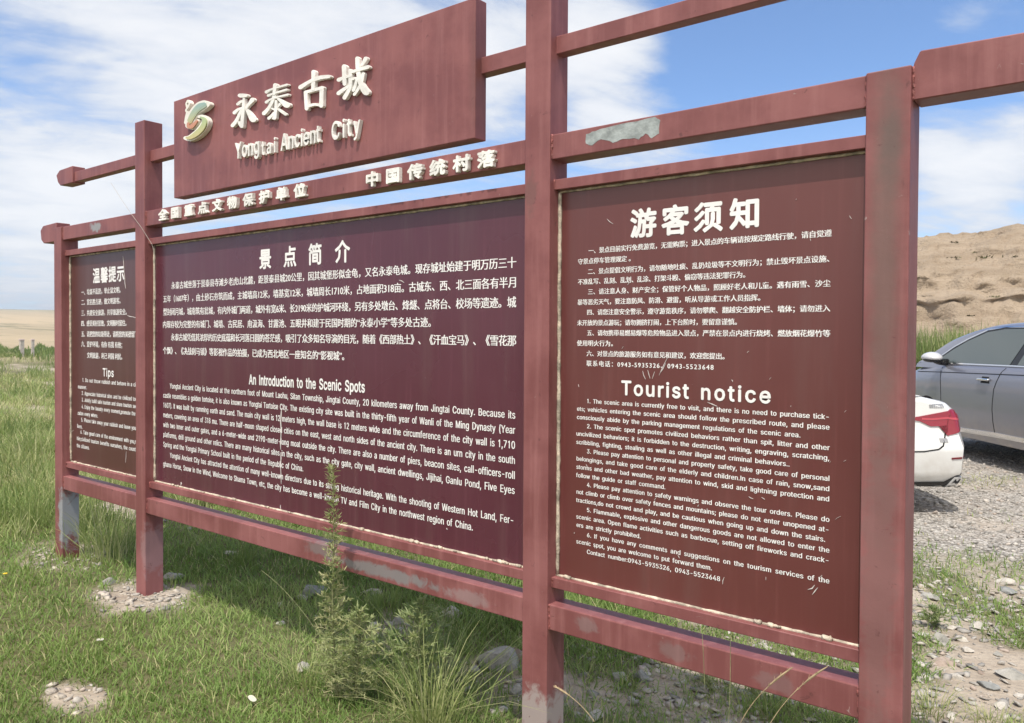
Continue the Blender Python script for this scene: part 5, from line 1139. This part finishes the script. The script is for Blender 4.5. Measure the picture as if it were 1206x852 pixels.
ST_GREY = stone_mat('grey_slate', (.27, .26, .235), (.42, .40, .36)); ST_PALE = stone_mat('pale_limestone', (.40, .37, .33), (.56, .52, .46)); ST_BLUE = stone_mat('blue_grey_slate', (.22, .225, .22), (.36, .36, .345)); ST_RED = stone_mat('rusty_stone', (.28, .22, .18), (.40, .32, .27))
rock('small pale stone lying in the lawn left of the tall weed', (357, 790), .052, 1, .75, ST_PALE)
rock('large grey boulder between the grass tuft and the middle post', (582, 786), .125, 2, .75, ST_GREY)
rock('flat brownish stone leaning right of the large grey boulder', (609, 779), .085, 3, .85, ST_RED)
rock('low grey stone at the left foot of the large grey boulder', (560, 794), .055, 4, .7, ST_GREY)
rock('round grey stone against the left side of the middle post', (607, 817), .048, 5, .8, ST_GREY)
rock('pair-topped pale stone in shade under the rail right of the weed', (532, 728), .10, 6, .65, ST_PALE)
rock('blue-grey stone in the shaded grass under the middle panel', (367, 702), .095, 7, .7, ST_BLUE)
rock('smaller pale stone beside the blue-grey one under the middle panel', (357, 707), .05, 8, .6, ST_PALE)
rock('tiny pale stone in the grass left of the blue-grey one', (331, 714), .038, 9, .7, ST_PALE)
rock('dark upright stone on the bare soil under the right panel', (755, 801), .055, 10, .9, ST_BLUE, elong=.8)
rock('grey slab at the left edge of the bare soil under the right panel', (728, 800), .062, 11, .5, ST_GREY)
rock('white stone behind the rail near the right post foot', (935, 828), 0.047, 12, .6, ST_PALE)
rock('grey block on the grass just right of the right post', (1108, 757), 0.051, 13, .8, ST_GREY)
rock('dark flat slate slab on dirt at the right edge, under a tan stone', (1186, 699), 0.082, 14, .35, ST_BLUE, elong=1.25)
rock('tan stone resting behind the dark slate slab at the right edge', (1187, 692), 0.066, 15, .55, ST_PALE, elong=1.2)
rock('broad grey slab at the lower right corner', (1192, 798), 0.082, 16, .35, ST_GREY, elong=1.3)
rock('long grey slab lying right of the right post', (1093, 705), 0.066, 17, .4, ST_GREY, elong=1.4)
rock('small white stone just above the grey block', (1119, 743), 0.026, 18, .8, ST_PALE)
rock('broken grey slab on the stony patch at the lower right', (1166, 812), 0.058, 19, .45, ST_BLUE)
rock('pale cream stone in the middle of the stony patch', (1150, 741), 0.066, 20, .45, ST_PALE)
rock('flat pinkish stone on the stony patch low at the right', (1110, 783), 0.062, 21, .4, ST_RED)
rock('round stone on the left rim of the bare patch at the second post', (127, 690), .055, 22, .7, ST_GREY)
rock('flat grey stone behind the foot of the second post', (206, 683), .09, 23, .4, ST_GREY)
rock('dull stone at the bottom edge left of the grass under the right panel', (700, 845), .055, 24, .55, ST_PALE)
rock('smooth pale stone at the bottom edge right of the middle post', (678, 842), .035, 25, .6, ST_GREY)
rock('whitish stone with moss in the lawn near the left of the weed shade', (330, 738), .03, 26, .6, ST_PALE)
for k, (u, v, s_, mm) in enumerate([(1085, 726, .04, ST_GREY), (1140, 770, .045, ST_PALE), (1175, 775, .04, ST_GREY), (1128, 800, .05, ST_PALE), (1195, 760, .045, ST_PALE), (1098, 820, .04, ST_GREY), (1180, 835, .05, ST_PALE), (1145, 830, .035, ST_GREY), (1100, 690, .03, ST_PALE), (1160, 720, .04, ST_GREY),
                                    (1132, 757, .05, ST_PALE), (1204, 742, .04, ST_GREY), (1155, 795, .03, ST_RED), (1120, 845, .045, ST_PALE), (1088, 750, .05, ST_PALE), (1185, 720, .035, ST_RED), (1200, 822, .04, ST_PALE)]):
    rock('small loose stone among the rubble at the lower right', (u, v), s_ * .8, 40 + k, .5, mm, 'small stones on the rubble at the right')
for k, (u, v, s_, mm) in enumerate([(700, 770, .025, ST_PALE), (745, 825, .03, ST_GREY), (775, 790, .022, ST_PALE), (790, 815, .025, ST_GREY), (715, 825, .028, ST_PALE), (820, 830, .024, ST_PALE), (760, 842, .03, ST_GREY), (740, 778, .022, ST_RED)]):
    rock('small loose stone on the bare soil under the right panel', (u, v), s_, 70 + k, .55, mm, 'small stones on the soil under the panel')

# ------------------------------------------------------------------ single plants
LEAF = grass_mat('grey_green_leaf', [(0, (.15, .21, .085)), (.5, (.33, .38, .18)), (.85, (.52, .50, .28)), (1, (.62, .56, .37))], .4)
STEM = simple('plant_stem', (.24, .25, .12), .7, var=.3, vscale=30)
BROWNSTEM = simple('dry_stem', (.36, .27, .16), .7, var=.25, vscale=40)

class Leaves:
    def __init__(s): s.V = []; s.T = []; s.t = []; s.n = 0
    def leaf(s, base, d, ln, wd, tint, droop=.3):
        d = d.normalized(); side = d.cross(Vector((0, 0, 1)))
        side = (side if side.length > .05 else Vector((1, 0, 0))).normalized()
        side = (side + Vector((random.uniform(-.6, .6), random.uniform(-.6, .6), random.uniform(-.6, .6)))).normalized()
        p = [base, base + d * ln * .35 + side * wd * .5, base + d * ln * .35 - side * wd * .5, base + d * ln * .7 + side * wd * .35 + Vector((0, 0, -droop * ln * .2)), base + d * ln * .7 - side * wd * .35 + Vector((0, 0, -droop * ln * .2)), base + d * ln + Vector((0, 0, -droop * ln * .5))]
        s.V += [tuple(q) for q in p]; k = s.n
        s.T += [(k, k + 1, k + 2), (k + 1, k + 3, k + 2), (k + 2, k + 3, k + 4), (k + 3, k + 5, k + 4)]; s.t += [tint] * 6; s.n += 6
    def build(s, name, m, parent):
        me = fast_mesh(name, np.array(s.V), np.array(s.T)); attr(me, 'tint', np.clip(s.t, 0, 1)); return link(name, me, m, parent)

def weed(label, base, height, seed, spread, bushy, dry, nbr=60, leafsize=1.0, bend=(0, 0), low=.0, cat='weed'):
    random.seed(seed)
    p0 = Vector(base); p0.z = float(h_ground(p0.x, p0.y))
    root = empty('weed_plant', p0); tag(root, label, cat)
    bm = bmesh.new(); Lv = Leaves()
    pts = [p0 + Vector((bend[0] * t_ ** 1.5 + .012 * math.sin(t_ * 7 + seed), bend[1] * t_ ** 1.5 + .01 * math.cos(t_ * 6), height * t_)) for t_ in np.linspace(0, 1, 14)]
    add_tube(bm, pts, [.0065 * (1 - .75 * t_) for t_ in np.linspace(0, 1, 14)], 6)
    for k in range(nbr):
        t_ = low + (1 - low) * ((k + random.random()) / nbr) ** 1.05
        i = min(int(t_ * 13), 12); c = pts[i].lerp(pts[i + 1], t_ * 13 - i)
        a = k * 2.4 + random.uniform(-.4, .4)
        env = spread * (max(.16, (1 - t_) ** .85) if not bushy else max(.2, math.sin(math.pi * min(1, t_ * 1.1)) ** .6)) * random.uniform(.55, 1.15)
        up = random.uniform(.35, 1.1)
        d = Vector((math.cos(a), math.sin(a), up)).normalized()
        q = [c + d * env * f + Vector((0, 0, -.25 * env * f * f)) for f in (0, .35, .7, 1)]
        add_tube(bm, q, [.0022, .0017, .0012, .0007], 4)
        nl = int(7 + env * 150)
        tb_ = min(1, max(0, dry + random.uniform(-.25, .25) + .15 * (1 - t_)))
        for j in range(nl):
            f = random.uniform(.12, 1.0); ii = min(int(f * 3), 2); cc = q[ii].lerp(q[ii + 1], f * 3 - ii)
            dd = (d + Vector((random.uniform(-1, 1), random.uniform(-1, 1), random.uniform(-.5, .9))) * .9)
            Lv.leaf(cc, dd, leafsize * random.uniform(.012, .034), leafsize * random.uniform(.003, .0065), tb_ + random.uniform(-.12, .12), random.uniform(0, .7))
    link('stem', bm_mesh(bm, smooth=True), STEM, root); Lv.build('foliage', LEAF, root)
    return root
rock('pale broken stone half hidden in shaded grass left of the thistle-like weed', (440, 742), .07, 31, .6, ST_PALE)
rock('low grey stone in the shade behind the thistle-like weed', (470, 735), .06, 32, .6, ST_GREY)
rock('pale slab in shaded grass near the second post, under the middle panel', (270, 655), .08, 33, .4, ST_PALE)
rock('pale stone in the shaded grass straight below the middle rail', (437, 700), .07, 34, .5, ST_PALE)
weed('tall feathery weed rising in front of the middle panel', (-1.17, -.13, 0), .98, 3, .13, False, .60, 150, 1.15, (-.06, .02))
weed('bushy grey-green weed at the foot of the tall feathery one', (-1.07, -.10, 0), .40, 4, .20, True, .50, 80, 1.3, (.02, 0))
weed('leafy thistle-like weed under the rail right of the tall feathery weed', (-.87, .06, 0), .44, 5, .18, True, .35, 85, 1.6, (.03, 0))
weed('thin dark weed standing behind the thistle-like one', (-.93, .28, 0), .42, 6, .10, False, .35, 40, 1.1, (.02, .02))
weed('slender yellow-green weed under the right panel at the bottom edge', (.02, .95, 0), .20, 7, .05, False, .5, 34, .9)
weed('low green weed in the grass below the right rail', (.22, 1.0, 0), .14, 8, .06, True, .3, 34, .9)
weed('small dark green weed on the rubble right of the right post', tuple(pix_ground(1100, 740)), .10, 9, .09, True, .1, 34, 1.3)

def tuft(label, base, n, h0, h1, seed, stops_t, wd=.0042, spread=.05, lean=(.15, .8), name='grass_tuft', dirx=(0, 0)):
    g_ = np.random.default_rng(seed)
    x = base[0] + g_.normal(0, spread, n); y = base[1] + g_.normal(0, spread, n)
    az = np.arctan2(y - base[1] + dirx[1], x - base[0] + dirx[0]) + g_.normal(0, .7, n)
    h = g_.uniform(h0, h1, n)
    V, Tt, tn = blades(x, y, h, wd, g_.uniform(lean[0], lean[1], n), np.clip(g_.normal(stops_t[0], stops_t[1], n), 0, 1), curl=.85, az=az)
    me = fast_mesh(name, V, Tt); attr(me, 'tint', tn); o = link(name, me, FIELD); tag(o, label, 'grass tuft'); return o
tuft('big tuft of long pale arching grass at the bottom centre', (-.68, -.06), 190, .16, .58, 1, (.46, .16), .0046, .065, (.25, 1.3))
tuft('long grass clump left of the tall weed foot', (-1.38, -.12), 90, .14, .34, 2, (.45, .15), .004, .07, (.4, 1.4))
tuft('dark green tuft in the shade under the middle panel', tuple(pix_ground(286, 668))[:2], 110, .12, .30, 3, (.15, .12), .004, .05, (.2, 1.0))
tuft('shaded green tuft behind the rail left of the boulder', tuple(pix_ground(455, 722))[:2], 120, .10, .26, 13, (.22, .12), .004, .07, (.2, 1.0))
tuft('tall straw-tipped grass clump right of the leftmost post', (-3.98, .22), 190, .20, .55, 4, (.50, .25), .0045, .10, (.1, .9))
tuft('tall green clump just left of the leftmost post', tuple(pix_ground(44, 620))[:2], 170, .18, .46, 5, (.30, .18), .005, .11, (.1, .9))
tuft('dark clump of grass between the two left posts', tuple(pix_ground(120, 640))[:2], 190, .16, .40, 6, (.25, .18), .0045, .15, (.1, .9))
tuft('green tuft at the bottom right beside the right post', tuple(pix_ground(1095, 838))[:2], 130, .05, .14, 7, (.42, .18), .0035, .06, (.3, 1.3))
tuft('yellow-green tuft near the lower right corner', tuple(pix_ground(1165, 850))[:2], 90, .04, .10, 8, (.5, .15), .0035, .035, (.3, 1.3))
tuft('leafy grass patch below the right rail near the post', tuple(pix_ground(905, 838))[:2], 150, .05, .15, 9, (.42, .2), .0035, .09, (.3, 1.3))
tuft('green grass patch under the right panel rail centre', tuple(pix_ground(850, 810))[:2], 150, .04, .13, 10, (.38, .2), .0035, .09, (.3, 1.3))
tuft('sparse green sprigs on bare soil right of the middle post', tuple(pix_ground(690, 800))[:2], 70, .04, .11, 11, (.3, .2), .0035, .05, (.3, 1.3))
tuft('low grass strip on the gravel beside the grey car', tuple(pix_ground(1162, 569))[:2], 160, .03, .08, 12, (.6, .15), .006, .22, (.3, 1.3))

def stalk(label, p, q, mid, seed, head=True):
    root = empty('grass_stalk', p); tag(root, label, 'grass stalk')
    P_, Q_, M_ = Vector(p), Vector(q), Vector(mid)
    pts = [P_ * (1 - t_) ** 2 + M_ * 2 * t_ * (1 - t_) + Q_ * t_ * t_ for t_ in np.linspace(0, 1, 12)]
    bm = bmesh.new(); add_tube(bm, pts, [.0012 if head else .0008] * 12, 5); link('stem', bm_mesh(bm), BROWNSTEM if head else STEM, root)
    if head:
        bm = bmesh.new(); add_tube(bm, pts[7:], [.0012, .0030, .0034, .0027, .001], 6)
        for k in range(16):
            f = random.uniform(.62, 1); c = pts[min(11, int(f * 11))]
            add_tube(bm, [c, c + (Q_ - P_).normalized() * .012 + Vector((random.uniform(-.006, .006), random.uniform(-.006, .006), random.uniform(-.003, .006)))], [.001, .0004], 4)
        link('seed_head', bm_mesh(bm), BROWNSTEM, root)
def S3(u, v, y): return tuple(pix_on(u, v, y))
random.seed(77)
stalk('straw seed head leaning over the right rail, the longer left one of two', tuple(pix_on(872, 852, -.06)), S3(934, 786, -.04), S3(890, 815, -.05), 1)
stalk('straw seed head nearest the right post, in front of the rail', tuple(pix_on(905, 856, -.07)), S3(975, 785, -.05), S3(930, 812, -.06), 2)
stalk('dark thin stalk standing before the middle of the right rail', tuple(pix_on(858, 852, -.03)), S3(860, 748, -.02), S3(861, 800, -.02), 3, False)
stalk('dry stalk bent across the foot of the middle post', tuple(pix_on(700, 850, -.10)), S3(652, 808, -.06), S3(680, 822, -.08), 4)
stalk('short thin stalk before the right rail left of its middle', tuple(pix_on(830, 810, -.02)), S3(827, 746, -.015), S3(829, 780, -.02), 5, False)
stalk('long single grass stem arching over the lawn left of the tall weed', tuple(pix_on(405, 800, -.16)), S3(308, 672, -.2), S3(362, 712, -.2), 6, False)

# small yellow flowers
YEL = simple('yellow_petal', (.75, .55, .04), .6)
def flower(label, p):
    p = Vector(p); p.z = float(h_ground(p.x, p.y)); root = empty('yellow_flower', p); tag(root, label, 'flower')
    bm = bmesh.new(); add_tube(bm, [p, p + Vector((.005, .004, .07))], .0014, 5); link('stem', bm_mesh(bm), STEM, root)
    bm = bmesh.new(); c = p + Vector((.005, .004, .072)); vs = bm.verts.new(c)
    for k in range(12):
        a = k * math.pi / 6
        add_tube(bm, [c, c + Vector((math.cos(a) * .012, math.sin(a) * .012, .005))], [.003, .0022], 4)
    bm.verts.remove(vs); link('petals', bm_mesh(bm), YEL, root)
flower('small yellow flower at the far left in the lawn', pix_ground(5, 692))
flower('small yellow flower below the right rail near the white stone', pix_ground(945, 838))
flower('small yellow flower seen between the rails of the right panel', pix_ground(726, 716))

# white leaves / litter flecks in the lawn
LF = simple('pale_dry_leaf', (.52, .50, .42), .8)
for k, (u, v, lab) in enumerate([(297, 834, 'pale dry leaf on the lawn near the bottom left'), (118, 762, 'round pale leaf on the lawn below the two left posts')]):
    p = pix_ground(u, v); bm = bmesh.new()
    pl = [(math.cos(a) * .018 * (1.5 if k == 0 else 1), math.sin(a) * .012, .0015 * math.cos(3 * a)) for a in np.linspace(0, 2 * math.pi, 14, endpoint=False)]
    a_ = [bm.verts.new(q) for q in pl]; b_ = [bm.verts.new((q[0], q[1], q[2] + .0012)) for q in pl]
    bm.faces.new(a_[::-1]); bm.faces.new(b_)
    for i in range(14): bm.faces.new((a_[i], a_[(i + 1) % 14], b_[(i + 1) % 14], b_[i]))
    o = link('fallen_leaf', bm_mesh(bm), LF); o.location = (p.x, p.y, float(h_ground(p.x, p.y)) + .034); o.rotation_euler = (.2, .15, k * 1.7); tag(o, lab, 'leaf')

# marker posts far out in the field
for k, (u, lab) in enumerate([(25.5, 'white marker post far out in the field, the left one of two'), (38.5, 'white marker post far out in the field, the slimmer right one')]):
    d = Fv + R2 * ((u - 603) / 924.4); d.z = 0; d.normalize(); p = CAM + d * 60; z = float(h_ground(p.x, p.y))
    rt = empty('marker_post', (p.x, p.y, z)); tag(rt, lab, 'marker post')
    hw_ = .12 if k == 0 else .08
    link('shaft', box_mesh(p.x - hw_, p.x + hw_, p.y - hw_, p.y + hw_, z - .2, z + 1.05, .02), simple('whitewashed_concrete', (.50, .45, .40), .85, var=.15), rt)
    link('cap', box_mesh(p.x - hw_ * 1.2, p.x + hw_ * 1.2, p.y - hw_ * 1.2, p.y + hw_ * 1.2, z + 1.052, z + 1.16, .02), simple('cap_paint', (.55, .45, .42), .8), rt)

# ------------------------------------------------------------------ the air over the plain
hz = box_mesh(-1700, 1700, -1700, 1700, -4, 45)
m = bpy.data.materials.new('thin_haze'); m.use_nodes = True; m.node_tree.nodes.clear(); T = NT(m.node_tree)
vol = T.n('ShaderNodeVolumePrincipled', {'Color': (.86, .91, 1.0), 'Density': 0.0007, 'Anisotropy': .3})
ov = T.n('ShaderNodeOutputMaterial'); m.node_tree.links.new(vol.outputs[0], ov.inputs['Volume'])
tag(link('haze', hz, m), 'thin pale haze over the distant plain', 'haze', kind='stuff')
scene.cycles.volume_bounces = 0
